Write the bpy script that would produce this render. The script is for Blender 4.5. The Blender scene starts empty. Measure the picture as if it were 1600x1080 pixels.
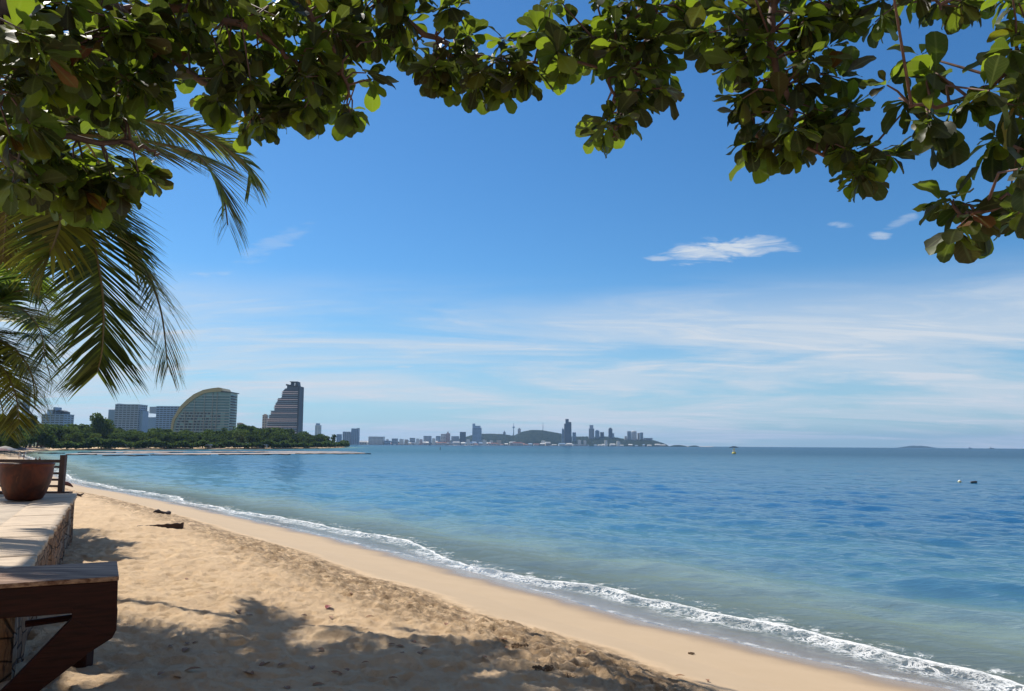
import bpy, math, random
import numpy as np
from mathutils import Vector, Matrix
random.seed(7); rng = np.random.default_rng(7)
S = bpy.context.scene
R = math.radians

# ------------------------------------------------------------------ camera
CAM_H = 4.2; PITCH = R(7.32); ROLL = R(0.38); FPX = 1209.0
_f = Vector((0, math.cos(PITCH), math.sin(PITCH)))
_r0 = Vector((1, 0, 0)); _u0 = _r0.cross(_f)
_r = _r0*math.cos(ROLL) + _u0*math.sin(ROLL)
_u = _u0*math.cos(ROLL) - _r0*math.sin(ROLL)
cam_d = bpy.data.cameras.new("camera"); cam = bpy.data.objects.new("camera", cam_d)
S.collection.objects.link(cam); S.camera = cam
cam_d.sensor_width = 36; cam_d.lens = FPX/1600*36
cam_d.clip_start = 0.05; cam_d.clip_end = 60000
CAMP = Vector((0, 0, CAM_H))
cam.matrix_world = Matrix(((_r.x, _u.x, -_f.x, 0), (_r.y, _u.y, -_f.y, 0), (_r.z, _u.z, -_f.z, CAM_H), (0, 0, 0, 1)))
def ray(px, py):
    return _f*FPX + _r*(px-800) - _u*(py-540)
def at(px, py, d):          # point on the ray at forward distance d (metres along +Y)
    v = ray(px, py); return CAMP + v*(d/v.y)
def atz(px, py, z):         # point on the ray at height z
    v = ray(px, py); return CAMP + v*((z-CAM_H)/v.z)

# ------------------------------------------------------------------ light
SUN_AZ = R(-50); SUN_EL = R(50)
sd = Vector((math.sin(SUN_AZ)*math.cos(SUN_EL), math.cos(SUN_AZ)*math.cos(SUN_EL), math.sin(SUN_EL)))
ld = bpy.data.lights.new("sun", 'SUN'); ld.energy = 5.0; ld.angle = R(0.5); ld.color = (1, .95, .86)
sun = bpy.data.objects.new("sun", ld); S.collection.objects.link(sun)
sun.rotation_euler = sd.to_track_quat('Z', 'Y').to_euler()
S.view_settings.view_transform = 'Standard'; S.view_settings.look = 'None'
S.view_settings.exposure = 0.10; S.view_settings.gamma = 1

W = bpy.data.worlds.new("World"); S.world = W; W.use_nodes = True
nt = W.node_tree; N = nt.nodes; Lk = nt.links
for n in list(N): N.remove(n)
def wn(t, **k):
    n = N.new(t)
    for a, b in k.items(): setattr(n, a, b)
    return n
def wmath(op, a, b=None, c=None, clamp=False):
    n = wn('ShaderNodeMath', operation=op, use_clamp=clamp)
    for i, v in enumerate((a, b, c)):
        if v is None: continue
        if isinstance(v, (int, float)): n.inputs[i].default_value = v
        else: Lk.new(v, n.inputs[i])
    return n.outputs[0]
sky = wn('ShaderNodeTexSky', sky_type='NISHITA', sun_disc=False)
sky.sun_elevation = SUN_EL; sky.sun_rotation = SUN_AZ; sky.altitude = 0
sky.air_density = 1.0; sky.dust_density = 0.3; sky.ozone_density = 3.5
hsv = wn('ShaderNodeHueSaturation'); hsv.inputs['Saturation'].default_value = 1.2; hsv.inputs['Value'].default_value = 1.0
Lk.new(sky.outputs[0], hsv.inputs['Color'])
tint = wn('ShaderNodeMix', data_type='RGBA', blend_type='MULTIPLY'); tint.inputs[0].default_value = 1
Lk.new(hsv.outputs[0], tint.inputs[6]); tint.inputs[7].default_value = (0.74, 1.04, 1.18, 1)
tc = wn('ShaderNodeTexCoord'); sep = wn('ShaderNodeSeparateXYZ'); Lk.new(tc.outputs['Generated'], sep.inputs[0])
dx, dy, dz = sep.outputs
zc = wmath('ADD', wmath('MAXIMUM', dz, 0.0), 0.085)
comb = wn('ShaderNodeCombineXYZ')
Lk.new(wmath('DIVIDE', dx, zc), comb.inputs[0]); Lk.new(wmath('DIVIDE', dy, zc), comb.inputs[1])
def wnoise(scale, loc, rot, sc, detail=7, rough=.6, dist=0.0):
    m = wn('ShaderNodeMapping'); Lk.new(comb.outputs[0], m.inputs[0])
    m.inputs['Location'].default_value = loc; m.inputs['Rotation'].default_value = (0, 0, rot); m.inputs['Scale'].default_value = sc
    t = wn('ShaderNodeTexNoise'); Lk.new(m.outputs[0], t.inputs['Vector'])
    t.inputs['Scale'].default_value = scale; t.inputs['Detail'].default_value = detail
    t.inputs['Roughness'].default_value = rough; t.inputs['Distortion'].default_value = dist
    return t.outputs['Fac']
def wramp(v, a, b, c=0.0, d=1.0):
    n = wn('ShaderNodeMapRange', interpolation_type='SMOOTHSTEP'); Lk.new(v, n.inputs[0])
    for i, q in enumerate((a, b, c, d)): n.inputs[i+1].default_value = q
    return n.outputs[0]
# high thin cirrus veil, thick low in the sky, none overhead
veil = wnoise(0.42, (3.1, 1.7, 0), R(10), (0.75, 1.5, 1), 8, .60, .7)
wisps = wnoise(1.5, (7.3, 4.2, 0), R(14), (0.6, 1.6, 1), 8, .66, 1.0)
low = wramp(dz, 0.225, 0.125)
cir = wmath('MULTIPLY', wmath('ADD', wmath('MULTIPLY', wramp(veil, .36, .60), .66), wmath('MULTIPLY', wmath('MULTIPLY', wramp(wisps, .42, .74), wramp(veil, .36, .52)), .62)), low, clamp=True)
# small lone clouds: soft ellipses in direction space broken up by noise
dirn = wnoise(5.0, (1.3, 8.0, 0), R(10), (1, 1.6, 1), 8, .62, .8)
def puff(px, py, wx, wz, k, tilt=0.0):
    v = ray(px, py).normalized()
    ax = wmath('SUBTRACT', wmath('DIVIDE', dx, dy), v.x/v.y)
    az = wmath('SUBTRACT', wmath('DIVIDE', dz, dy), v.z/v.y)
    az = wmath('ADD', az, wmath('MULTIPLY', ax, tilt))
    e = wmath('ADD', wmath('POWER', wmath('ABSOLUTE', wmath('DIVIDE', ax, wx)), 2.0), wmath('POWER', wmath('ABSOLUTE', wmath('DIVIDE', az, wz)), 2.0))
    s = wmath('SUBTRACT', wmath('ADD', wmath('MULTIPLY', dirn, 2.9), -0.75), e)
    front = wmath('GREATER_THAN', dy, 0.1)
    return wmath('MULTIPLY', wmath('MULTIPLY', wramp(s, 0.05, 0.9), k), front)
c = cir
for p in (puff(1125, 392, .100, .023, .95, -.12), puff(1175, 380, .060, .012, .7, -.05), puff(1215, 388, .04, .008, .5), puff(1035, 404, .030, .0055, .55, 0), puff(1372, 368, .024, .008, .6), puff(1316, 352, .024, .007, .42),
          puff(1410, 345, .03, .009, .3, -.4), puff(330, 428, .05, .008, .3), puff(300, 480, .16, .016, .35, -.05), puff(420, 385, .07, .02, .22, -.5), puff(1240, 663, .035, .010, .5), puff(1500, 655, .05, .018, .45), puff(755, 608, .035, .006, .4), puff(628, 572, .02, .004, .5)):
    c = wmath('MAXIMUM', c, p)
hzm = wn('ShaderNodeMix', data_type='RGBA'); Lk.new(wramp(dz, 0.24, 0.0, 0.0, 0.62), hzm.inputs[0]); Lk.new(tint.outputs[2], hzm.inputs[6]); hzm.inputs[7].default_value = (3.7, 5.6, 7.5, 1)
# grey veil added behind the camera, unseen, to neutralise the blue shade fill
back_fill = wmath('MULTIPLY', wmath('MULTIPLY', wramp(dy, 0.12, -0.25), wramp(veil, .1, .4)), .78)
bkm = wn('ShaderNodeMix', data_type='RGBA'); Lk.new(back_fill, bkm.inputs[0]); Lk.new(hzm.outputs[2], bkm.inputs[6]); bkm.inputs[7].default_value = (2.7, 2.45, 2.2, 1)
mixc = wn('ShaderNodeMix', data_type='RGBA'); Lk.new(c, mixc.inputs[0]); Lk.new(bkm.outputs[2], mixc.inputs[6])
mixc.inputs[7].default_value = (6.3, 7.0, 7.8, 1)
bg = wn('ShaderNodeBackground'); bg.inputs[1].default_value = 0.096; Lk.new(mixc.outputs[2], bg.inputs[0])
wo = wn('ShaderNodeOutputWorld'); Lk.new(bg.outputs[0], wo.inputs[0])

# ------------------------------------------------------------------ helpers
col = S.collection
def link_obj(name, data, parent=None):
    o = bpy.data.objects.new(name, data); col.objects.link(o)
    if parent is not None: o.parent = parent
    return o
def tag(o, label=None, cat=None, group=None, kind=None):
    if label: o['label'] = label
    if cat: o['category'] = cat
    if group: o['group'] = group
    if kind: o['kind'] = kind
    return o
def empty(name, loc, rz=0):
    o = link_obj(name, None); o.location = loc; o.rotation_euler.z = rz; o.empty_display_size = .3
    return o
def npmesh(name, V, F, mat, parent=None, smooth=False, attrs=None, origin=None):
    """V (n,3) F (m,k) with equal k"""
    V = np.asarray(V, dtype=np.float32).copy(); F = np.asarray(F, dtype=np.int32)
    if origin is not None: V -= np.asarray(origin, dtype=np.float32)
    me = bpy.data.meshes.new(name); me.vertices.add(len(V)); me.vertices.foreach_set('co', V.ravel())
    k = F.shape[1]; me.loops.add(F.size); me.loops.foreach_set('vertex_index', F.ravel())
    me.polygons.add(len(F)); me.polygons.foreach_set('loop_start', np.arange(len(F), dtype=np.int32)*k)
    me.polygons.foreach_set('loop_total', np.full(len(F), k, dtype=np.int32))
    if smooth: me.polygons.foreach_set('use_smooth', np.ones(len(F), dtype=bool))
    if attrs:
        for an, (ty, dat) in attrs.items():
            a = me.attributes.new(an, ty, 'POINT')
            a.data.foreach_set('color' if ty == 'FLOAT_COLOR' else ('vector' if ty == 'FLOAT_VECTOR' else 'value'), np.asarray(dat, dtype=np.float32).ravel())
    me.update(calc_edges=True); me.validate()
    if mat: me.materials.append(mat)
    o = link_obj(name, me, parent)
    if origin is not None: o.location = origin
    return o
class MB:
    """collects shapes, links them as one mesh object"""
    def __init__(s): s.v = []; s.f = []
    def add(s, vs, fs):
        b = len(s.v); s.v += [tuple(v) for v in vs]; s.f += [tuple(b+i for i in f) for f in fs]
    def box(s, x0, x1, y0, y1, z0, z1):
        s.add([(x0,y0,z0),(x1,y0,z0),(x1,y1,z0),(x0,y1,z0),(x0,y0,z1),(x1,y0,z1),(x1,y1,z1),(x0,y1,z1)],
              [(0,3,2,1),(4,5,6,7),(0,1,5,4),(1,2,6,5),(2,3,7,6),(3,0,4,7)])
    def prism(s, pts, off):
        """closed polygon pts (Vectors) extruded by vector off"""
        n = len(pts); a = [Vector(p) for p in pts]; b = [p+Vector(off) for p in a]
        s.add(a+b, [tuple(range(n)), tuple(reversed(range(n, 2*n)))] + [(i, n+i, n+(i+1) % n, (i+1) % n) for i in range(n)])
    def tube(s, pts, rad, n=8, cap=True):
        pts = [Vector(p) for p in pts]; m = len(pts)
        if not hasattr(rad, '__len__'): rad = [rad]*m
        rings = []; prev = None
        for i, p in enumerate(pts):
            t = (pts[min(i+1, m-1)]-pts[max(i-1, 0)])
            t = t.normalized() if t.length > 1e-9 else Vector((0, 0, 1))
            if prev is None:
                a = t.cross(Vector((0, 0, 1)) if abs(t.z) < .9 else Vector((1, 0, 0))).normalized()
            else:
                a = (prev - t*prev.dot(t)).normalized()
            prev = a; b = t.cross(a)
            rings.append([p + (a*math.cos(q*2*math.pi/n) + b*math.sin(q*2*math.pi/n))*rad[i] for q in range(n)])
        vs = [v for r in rings for v in r]
        fs = [(i*n+q, i*n+(q+1) % n, (i+1)*n+(q+1) % n, (i+1)*n+q) for i in range(m-1) for q in range(n)]
        if cap: fs += [tuple(reversed(range(n))), tuple(range((m-1)*n, m*n))]
        s.add(vs, fs)
    def lathe(s, prof, n=32, c=(0, 0, 0)):
        vs = [(c[0]+r*math.cos(2*math.pi*q/n), c[1]+r*math.sin(2*math.pi*q/n), c[2]+z) for r, z in prof for q in range(n)]
        m = len(prof)
        s.add(vs, [(i*n+q, i*n+(q+1) % n, (i+1)*n+(q+1) % n, (i+1)*n+q) for i in range(m-1) for q in range(n)])
    def build(s, name, mat, parent=None, smooth=False, origin=None, bevel=0):
        v = s.v
        if origin is not None: v = [(a-origin[0], b-origin[1], c_-origin[2]) for a, b, c_ in v]
        me = bpy.data.meshes.new(name); me.from_pydata(v, [], s.f); me.update(); me.validate()
        if smooth: me.polygons.foreach_set('use_smooth', [True]*len(me.polygons))
        me.materials.append(mat)
        o = link_obj(name, me, parent)
        if origin is not None: o.location = origin
        if bevel:
            m = o.modifiers.new('bevel', 'BEVEL'); m.width = bevel; m.segments = 2; m.limit_method = 'ANGLE'
        return o
def copy_tree(o, parent=None):
    c = o.copy(); col.objects.link(c)
    if parent is not None: c.parent = parent
    for ch in [q for q in kids.get(o.name, [])]: copy_tree(ch, c)
    return c
kids = {}
def reg(o):
    kids[o.name] = [q for q in bpy.data.objects if q.parent == o]
    for q in kids[o.name]: reg(q)

# ------------------------------------------------------------------ materials
class Mat:
    def __init__(s, name):
        s.m = bpy.data.materials.new(name); s.m.use_nodes = True; s.t = s.m.node_tree
        for n in list(s.t.nodes): s.t.nodes.remove(n)
        s.out = s.n('ShaderNodeOutputMaterial')
    def n(s, ty, **k):
        n = s.t.nodes.new(ty)
        for a, b in k.items(): setattr(n, a, b)
        return n
    def set(s, sock, v):
        if v is None: return
        if hasattr(v, 'is_output'): s.t.links.new(v, sock)
        else:
            if hasattr(v, '__len__') and len(v) == 3 and sock.type == 'RGBA': v = (*v, 1)
            sock.default_value = v
    def math(s, op, a, b=None, c=None, clamp=False):
        n = s.n('ShaderNodeMath', operation=op, use_clamp=clamp)
        for i, v in enumerate((a, b, c)): s.set(n.inputs[i], v) if v is not None else None
        return n.outputs[0]
    def coord(s, kind='Object', scale=(1, 1, 1), rot=(0, 0, 0), loc=(0, 0, 0)):
        tcn = s.n('ShaderNodeTexCoord'); m = s.n('ShaderNodeMapping'); s.t.links.new(tcn.outputs[kind], m.inputs[0])
        m.inputs['Scale'].default_value = scale; m.inputs['Rotation'].default_value = rot; m.inputs['Location'].default_value = loc
        return m.outputs[0]
    def noise(s, vec, scale, detail=5, rough=.55, dist=0):
        n = s.n('ShaderNodeTexNoise'); s.set(n.inputs['Vector'], vec); n.inputs['Scale'].default_value = scale
        n.inputs['Detail'].default_value = detail; n.inputs['Roughness'].default_value = rough; n.inputs['Distortion'].default_value = dist
        return n.outputs['Fac']
    def vor(s, vec, scale, feature='F1'):
        n = s.n('ShaderNodeTexVoronoi', feature=feature); s.set(n.inputs['Vector'], vec); n.inputs['Scale'].default_value = scale
        return n.outputs['Distance']
    def ramp(s, v, a, b, c=0., d=1., sm=True):
        n = s.n('ShaderNodeMapRange', interpolation_type='SMOOTHSTEP' if sm else 'LINEAR'); s.set(n.inputs[0], v)
        for i, q in enumerate((a, b, c, d)): s.set(n.inputs[i+1], q)
        return n.outputs[0]
    def mix(s, f, a, b, mode='MIX'):
        n = s.n('ShaderNodeMix', data_type='RGBA', blend_type=mode); s.set(n.inputs[0], f); s.set(n.inputs[6], a); s.set(n.inputs[7], b)
        return n.outputs[2]
    def attr(s, name, out='Fac'):
        n = s.n('ShaderNodeAttribute', attribute_name=name); return n.outputs[out]
    def bump(s, h, strength=.3, dist=.02, normal=None):
        n = s.n('ShaderNodeBump'); s.set(n.inputs['Height'], h); s.set(n.inputs['Strength'], strength); s.set(n.inputs['Distance'], dist)
        if normal is not None: s.set(n.inputs['Normal'], normal)
        return n.outputs[0]
    def pbsdf(s, color, rough=.6, normal=None, metallic=0, spec=.5):
        n = s.n('ShaderNodeBsdfPrincipled'); s.set(n.inputs['Base Color'], color); s.set(n.inputs['Roughness'], rough)
        n.inputs['Metallic'].default_value = metallic; s.set(n.inputs['Specular IOR Level'], spec)
        if normal is not None: s.set(n.inputs['Normal'], normal)
        return n.outputs[0]
    def mixs(s, f, a, b):
        n = s.n('ShaderNodeMixShader'); s.set(n.inputs[0], f); s.set(n.inputs[1], a); s.set(n.inputs[2], b); return n.outputs[0]
    def done(s, sh):
        s.t.links.new(sh, s.out.inputs[0]); return s.m
def simple(name, c1, c2=None, scale=3, rough=.7, bump=0, metallic=0, stretch=(1, 1, 1), spec=.5, bd=.02):
    m = Mat(name); v = m.coord('Object', stretch); f = m.noise(v, scale, 6, .6)
    colr = m.mix(m.ramp(f, .3, .7), c1, c2 or tuple(x*.75 for x in c1))
    return m.done(m.pbsdf(colr, rough, m.bump(f, bump, bd) if bump else None, metallic, spec))

# ------------------------------------------------------------------ coast line and terrain
def xy(px, py, z=0.0):
    p = atz(px, py, z); return (p.x, p.y)
near = [(16, -60), (14.5, -20), (12.6, -4), (11.0, 4), (9.6, 9.3)]
coast = near + [xy(*q) for q in ((1490,1074),(1381,1052),(1250,1021),(1145,996),(1031,972),(900,934),(800,910),(700,884),(620,862),(540,842),(440,820),(330,796),(262,782),(200,770),(150,762),(112,752),(88,741),(66,727),(46,717),(30,711),(38,706.5),(70,704.2),(130,703.6),(220,703.0),(320,702.4),(420,702.0),(500,701.0),(545,699.3))]
tipx, tipy = coast[-1]
coast += [(tipx-60, tipy+150), (-700, 1900), (-1100, 3600)]
coast += [(at(560, 695, 4300).x, 4300), (at(700, 695, 4500).x, 4500), (at(860, 695, 4700).x, 4700), (at(1000, 695, 4900).x, 4900), (at(1043, 696, 5000).x, 5000), (1500, 5700), (1100, 7500), (-2000, 9000)]
poly = np.array(coast + [(-9000, 9000), (-9000, -3000), (40, -3000)])
def sdist(x, y):
    """signed distance to the water line, positive inland"""
    x = np.asarray(x, float); y = np.asarray(y, float)
    d = np.full(x.shape, 1e12); ins = np.zeros(x.shape, bool)
    n = len(poly)
    for i in range(n):
        ax, ay = poly[i]; bx, by = poly[(i+1) % n]
        ex, ey = bx-ax, by-ay; L2 = ex*ex+ey*ey
        t = np.clip(((x-ax)*ex+(y-ay)*ey)/L2, 0, 1)
        q = (x-ax-t*ex)**2+(y-ay-t*ey)**2
        d = np.minimum(d, q)
        if abs(by-ay) > 1e-9:
            c_ = ((ay > y) != (by > y)) & (x < (bx-ax)*(y-ay)/(by-ay)+ax); ins ^= c_
    d = np.sqrt(d); return np.where(ins, d, -d)
def vnoise(x, y, sc, seed):
    g = np.random.default_rng(seed).random((256, 256))
    u = x*sc; v = y*sc; i = np.floor(u).astype(int); j = np.floor(v).astype(int); fu = u-i; fv = v-j
    fu = fu*fu*(3-2*fu); fv = fv*fv*(3-2*fv)
    a = g[i % 256, j % 256]; b = g[(i+1) % 256, j % 256]; c_ = g[i % 256, (j+1) % 256]; d = g[(i+1) % 256, (j+1) % 256]
    return (a*(1-fu)+b*fu)*(1-fv)+(c_*(1-fu)+d*fu)*fv
def pits(x, y, sc, seed, rad=.45):
    """jittered dimples with raised rims, 0..1 deep"""
    g = np.random.default_rng(seed); jx = g.random((128, 128)); jy = g.random((128, 128)); am = g.random((128, 128)); an = g.random((128, 128))*3.14
    u = x*sc; v = y*sc; i = np.floor(u).astype(int); j = np.floor(v).astype(int); out = np.zeros(x.shape)
    for a in (-1, 0, 1):
        for b in (-1, 0, 1):
            I = (i+a) % 128; J = (j+b) % 128
            ddx = u-(i+a+jx[I, J]); ddy = v-(j+b+jy[I, J]); ca = np.cos(an[I, J]); sa = np.sin(an[I, J])
            ex = (ddx*ca+ddy*sa)/rad; ey = (-ddx*sa+ddy*ca)/(rad*.5); r = np.sqrt(ex*ex+ey*ey)
            k = np.where(r < 1, -(1-r*r), np.where(r < 1.6, .35*np.sin((r-1)/.6*3.1416), 0))
            out += k*am[I, J]
    return out
PS = [-400, -120, -40, -12, -4, -1, 0, 1.2, 3.2, 5.0, 6.3, 7.5, 9, 12, 40, 150, 6000]
PZ = [-9, -6, -2.6, -1.0, -.34, -.07, 0, .09, .33, .66, .98, 1.22, 1.36, 1.45, 1.55, 2.6, 3.0]
def ground_z(x, y, s=None, fine=True):
    x = np.asarray(x, float); y = np.asarray(y, float)
    if s is None: s = sdist(x, y)
    s2 = s + (vnoise(x, y, .12, 3)-.5)*1.1*np.clip((s-1)/3, 0, 1)
    z = np.interp(s2, PS, PZ)
    dist = np.hypot(x, y)
    if fine:
        dry = np.clip((s2-4.6)/1.6, 0, 1)*np.clip(1-(dist-60)/80, 0, 1)
        churn = np.clip(1.4-abs(s2-6.3)/1.9, 0, 1)*dry
        z = z + dry*(.075*(vnoise(x, y, .8, 11)-.5) + .07*(vnoise(x, y, 2.3, 12)-.5) + .05*(vnoise(x, y, 5.1, 13)-.5) + .03*(vnoise(x, y, 11.0, 19)-.5)
             + .055*pits(x, y, 1.5, 14) + .045*pits(x, y, 2.9, 15) + .018*pits(x, y, 6.5, 20))
        z = z + churn*(.10*(vnoise(x, y, 6.3, 16)-.5)+.06*pits(x, y, 3.6, 17)+.035*pits(x, y, 7.5, 27))
        z = z + np.clip(s, 0, 1)*(1-dry)*(.012*(vnoise(x, y, .9, 18)-.5))
    return z
def polar(rmin, rmax, bands, ang_f, fine_step, coarse_step):
    rs = [rmin]; 
    while rs[-1] < rmax:
        r = rs[-1]
        for lim, ratio in bands:
            if r < lim: break
        rs.append(r*(1+ratio))
    rs = np.array(rs)
    a = np.concatenate([np.arange(-ang_f, ang_f, fine_step), np.arange(ang_f, 360-ang_f+1e-6, coarse_step)])
    a = np.unique(np.round(a, 5)); a = a[a < 360-ang_f-1e-4]
    n, m = len(rs), len(a); A, Rr = np.meshgrid(np.radians(a), rs)
    X = (Rr*np.sin(A)).ravel(); Y = (Rr*np.cos(A)).ravel()
    idx = np.arange(n*m).reshape(n, m); nx = np.roll(idx, -1, 1)
    F = np.stack([idx[:-1], nx[:-1], nx[1:], idx[1:]], -1).reshape(-1, 4)[:, ::-1]
    return X, Y, F, n, m
# --- sand ---
X, Y, F, n_, m_ = polar(1.5, 12000, [(7, .05), (30, .0042), (70, .008), (400, .02), (1e9, .05)], 36, .11, 4)
s = sdist(X, Y); Z = ground_z(X, Y, s)
F = np.concatenate([F]); 
Vc = np.stack([X, Y, Z], 1)
cz = float(ground_z(np.array([0.]), np.array([0.]))[0]); 
Mt = Mat('beach_sand')
v = Mt.coord('Object'); sa = Mt.attr('shore')
sa2 = Mt.math('ADD', sa, Mt.math('MULTIPLY', Mt.math('SUBTRACT', Mt.noise(v, .5, 4), .5), 1.6))
g1 = Mt.noise(v, 1.1, 6, .65); g2 = Mt.noise(v, 55, 4, .7); g3 = Mt.noise(v, 7.5, 8, .74)
dryc = Mt.mix(Mt.ramp(g1, .3, .72), (.82, .58, .345), (.68, .465, .27))
dryc = Mt.mix(Mt.ramp(g3, .59, .76), dryc, (.36, .22, .125))
damp = Mt.mix(g1, (.52, .385, .25), (.44, .32, .20))
c0 = Mt.mix(Mt.ramp(sa2, 4.3, 5.3), damp, dryc)
churnm = Mt.math('MULTIPLY', Mt.math('MULTIPLY', Mt.ramp(sa2, 4.6, 5.3), Mt.ramp(sa2, 8.6, 7.0)), Mt.ramp(Mt.noise(v, 2.6, 7, .72), .36, .58))
c0 = Mt.mix(Mt.math('MULTIPLY', churnm, .9), c0, (.24, .145, .07))
wetc = (.25, .175, .11)
wetf = Mt.ramp(sa2, 1.7, .55)
c0 = Mt.mix(wetf, c0, wetc)
spk = Mt.ramp(Mt.vor(v, 14), .10, .05); spk = Mt.math('MULTIPLY', spk, Mt.ramp(Mt.noise(v, 2.3, 2), .52, .6))
c0 = Mt.mix(Mt.math('MULTIPLY', spk, .6), c0, (.12, .075, .045))
c0 = Mt.mix(Mt.math('MULTIPLY', g2, .2), c0, (.80, .60, .38))
inl = Mt.ramp(sa, 45, 70)
c0 = Mt.mix(inl, c0, (.05, .075, .03))
rg = Mt.math('SUBTRACT', .9, Mt.math('MULTIPLY', Mt.ramp(sa2, 1.5, .4), .76))
dryf = Mt.ramp(sa2, 4.4, 5.4)
bh = Mt.math('ADD', Mt.math('MULTIPLY', g3, .7), Mt.math('MULTIPLY', g2, .3))
bmp = Mt.bump(bh, Mt.math('ADD', .06, Mt.math('MULTIPLY', dryf, .94)), .10)
sand_m = Mt.done(Mt.pbsdf(c0, rg, bmp, 0, .35))
# cap the hole under the camera
hub = len(Vc); Vc = np.vstack([Vc, [0, 0, cz]])
capF = np.array([[hub, i, (i+1) % m_, (i+1) % m_] for i in range(m_)])
gobj = npmesh('sand_beach', Vc, F, sand_m, smooth=True, attrs={'shore': ('FLOAT', np.append(s, 5.))})
tag(gobj, kind='structure')
# --- water ---
X, Y, F, n_, m_ = polar(3.0, 12000, [(8, .05), (22, .0050), (80, .0062), (300, .012), (1e9, .03)], 36, .13, 4)
s = sdist(X, Y); dist = np.hypot(X, Y)
# local shore frame: swell travels towards the beach
Z = np.zeros_like(X)
wr = np.random.default_rng(5)
sdir = np.array([-.62, -.78])
att = np.clip((-s)/6, 0.05, 1)
for k in range(26):
    wl = 10**wr.uniform(-.25, 1.02); a_ = wr.normal(0, .55)
    d0 = sdir[0]*math.cos(a_)-sdir[1]*math.sin(a_); d1 = sdir[0]*math.sin(a_)+sdir[1]*math.cos(a_)
    amp = .0062*wl**.75; ph = wr.uniform(0, 6.28)
    warp = 1.2*(vnoise(X, Y, .07, 40+k)-.5)*6.28
    fade = np.clip(1.6-dist*.006*6/(wl*2.2), 0, 1)
    q = (X*d0+Y*d1)*6.283/wl+ph+warp
    Z += amp*fade*(np.sin(q)+.25*np.sin(2*q))*(.5+vnoise(X, Y, .11, 80+k))
Z *= att
sw = np.clip(-s, 0, 40)
along = vnoise(X, Y, .18, 31); along2 = vnoise(X, Y, .9, 32)
sh = s + (along-.5)*1.5 + (along2-.5)*.35
wig = np.exp(-((sh+1.05)/.28)**2)*(.075+.05*vnoise(X, Y, 2.5, 33))*np.clip((vnoise(X, Y, .13, 35)-.12)*2.5, .2, 1)   # small breaking wavelet
wig += np.exp(-((sh+3.8)/1.0)**2)*.05 + np.exp(-((sh+8.0)/1.4)**2)*.035
Z += wig*np.clip(1-dist/180, 0, 1)
Z += np.clip(1-abs(sh+1.0)/.8, 0, 1)*.03*(vnoise(X, Y, 7, 36)-.3)*np.clip(1-dist/60, 0, 1)
gz = ground_z(X, Y, s, True)
film = np.clip((s+.7)/.5, 0, 1)*np.clip((.28+(along-.5)*.8+(along2-.5)*.3-s)/.1, 0, 1)   # thin sheet running up the sand
Z = np.where(film > 0, np.maximum(Z, gz*film + Z*(1-film) + .014*film), Z)
Z = np.where(s > 1.5, -.3 - 0*s, Z)
Mt = Mat('sea_water')
sa = Mt.attr('shore'); dep = Mt.math('MULTIPLY', sa, -1); v = Mt.coord('Object')
shf = Mt.attr('shore_wavy')
geo = Mt.n('ShaderNodeNewGeometry'); cd = Mt.attr('range')
dn = Mt.math('ADD', dep, Mt.math('MULTIPLY', Mt.math('SUBTRACT', Mt.noise(v, .09, 4), .5), 7))
wc = Mt.mix(Mt.ramp(dn, 2, 13), (.23, .28, .20), (.060, .165, .155))
wc = Mt.mix(Mt.ramp(dn, 11, 34), wc, (.010, .085, .140))
wc = Mt.mix(Mt.ramp(dn, 60, 420), wc, (.004, .052, .108))
# patches of ripple: long streaks
st = Mt.noise(Mt.coord('Object', (.02, .09, 1), (0, 0, R(-12))), 1.0, 5, .6, .6)
vv = Mt.coord('Object', (1, 1, 1), (0, 0, R(-52)))
n1 = Mt.noise(Mt.coord('Object', (.9, 2.2, 1), (0, 0, R(8))), 1.25, 7, .62, .3)
n2 = Mt.noise(Mt.coord('Object', (.6, 1.6, 1), (0, 0, R(-14))), 5.5, 4, .6, .3)
n3 = Mt.noise(Mt.coord('Object', (.25, .9, 1), (0, 0, R(4))), .22, 5, .6, .4)
hh = Mt.math('ADD', Mt.math('ADD', Mt.math('MULTIPLY', n1, .55), Mt.math('MULTIPLY', n2, .18)), Mt.math('MULTIPLY', n3, 1.0))
b1 = Mt.bump(hh, Mt.ramp(st, .35, .65, .55, 1.0), .165)
# foam
fn = Mt.noise(v, 2.2, 7, .7, .5); lace = Mt.vor(Mt.coord('Object', (1, 1, .2)), 4.2, 'DISTANCE_TO_EDGE'); lace2 = Mt.vor(Mt.coord('Object', (1, 1, .2), (0, 0, .5)), 9.5, 'DISTANCE_TO_EDGE')
lac = Mt.math('MAXIMUM', Mt.ramp(lace, .12, .03), Mt.math('MULTIPLY', Mt.ramp(lace2, .11, .03), Mt.ramp(fn, .42, .56)))
shn = Mt.math('ADD', shf, Mt.math('MULTIPLY', Mt.math('SUBTRACT', fn, .5), .75))
crest = Mt.math('MULTIPLY', Mt.ramp(shn, -1.20, -1.10), Mt.ramp(shn, -.90, -1.02))
rid = Mt.math('SUBTRACT', 1.0, Mt.math('ABSOLUTE', Mt.math('SUBTRACT', Mt.math('MULTIPLY', Mt.noise(v, 4.5, 5, .72, .8), 2.0), 1.0)))
fine = Mt.noise(v, 17, 5, .7)
body = Mt.math('MULTIPLY', Mt.math('MULTIPLY', Mt.ramp(shn, -1.1, -.9), Mt.ramp(shn, .05, -.5)), Mt.math('MULTIPLY', Mt.ramp(rid, .84, .96), Mt.ramp(fn, .36, .52)))
brk = Mt.math('MULTIPLY', Mt.ramp(Mt.noise(v, .16, 3), .30, .5, .25, 1.0), Mt.ramp(Mt.noise(v, 3.1, 5, .7), .30, .52, .25, 1.0))
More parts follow.
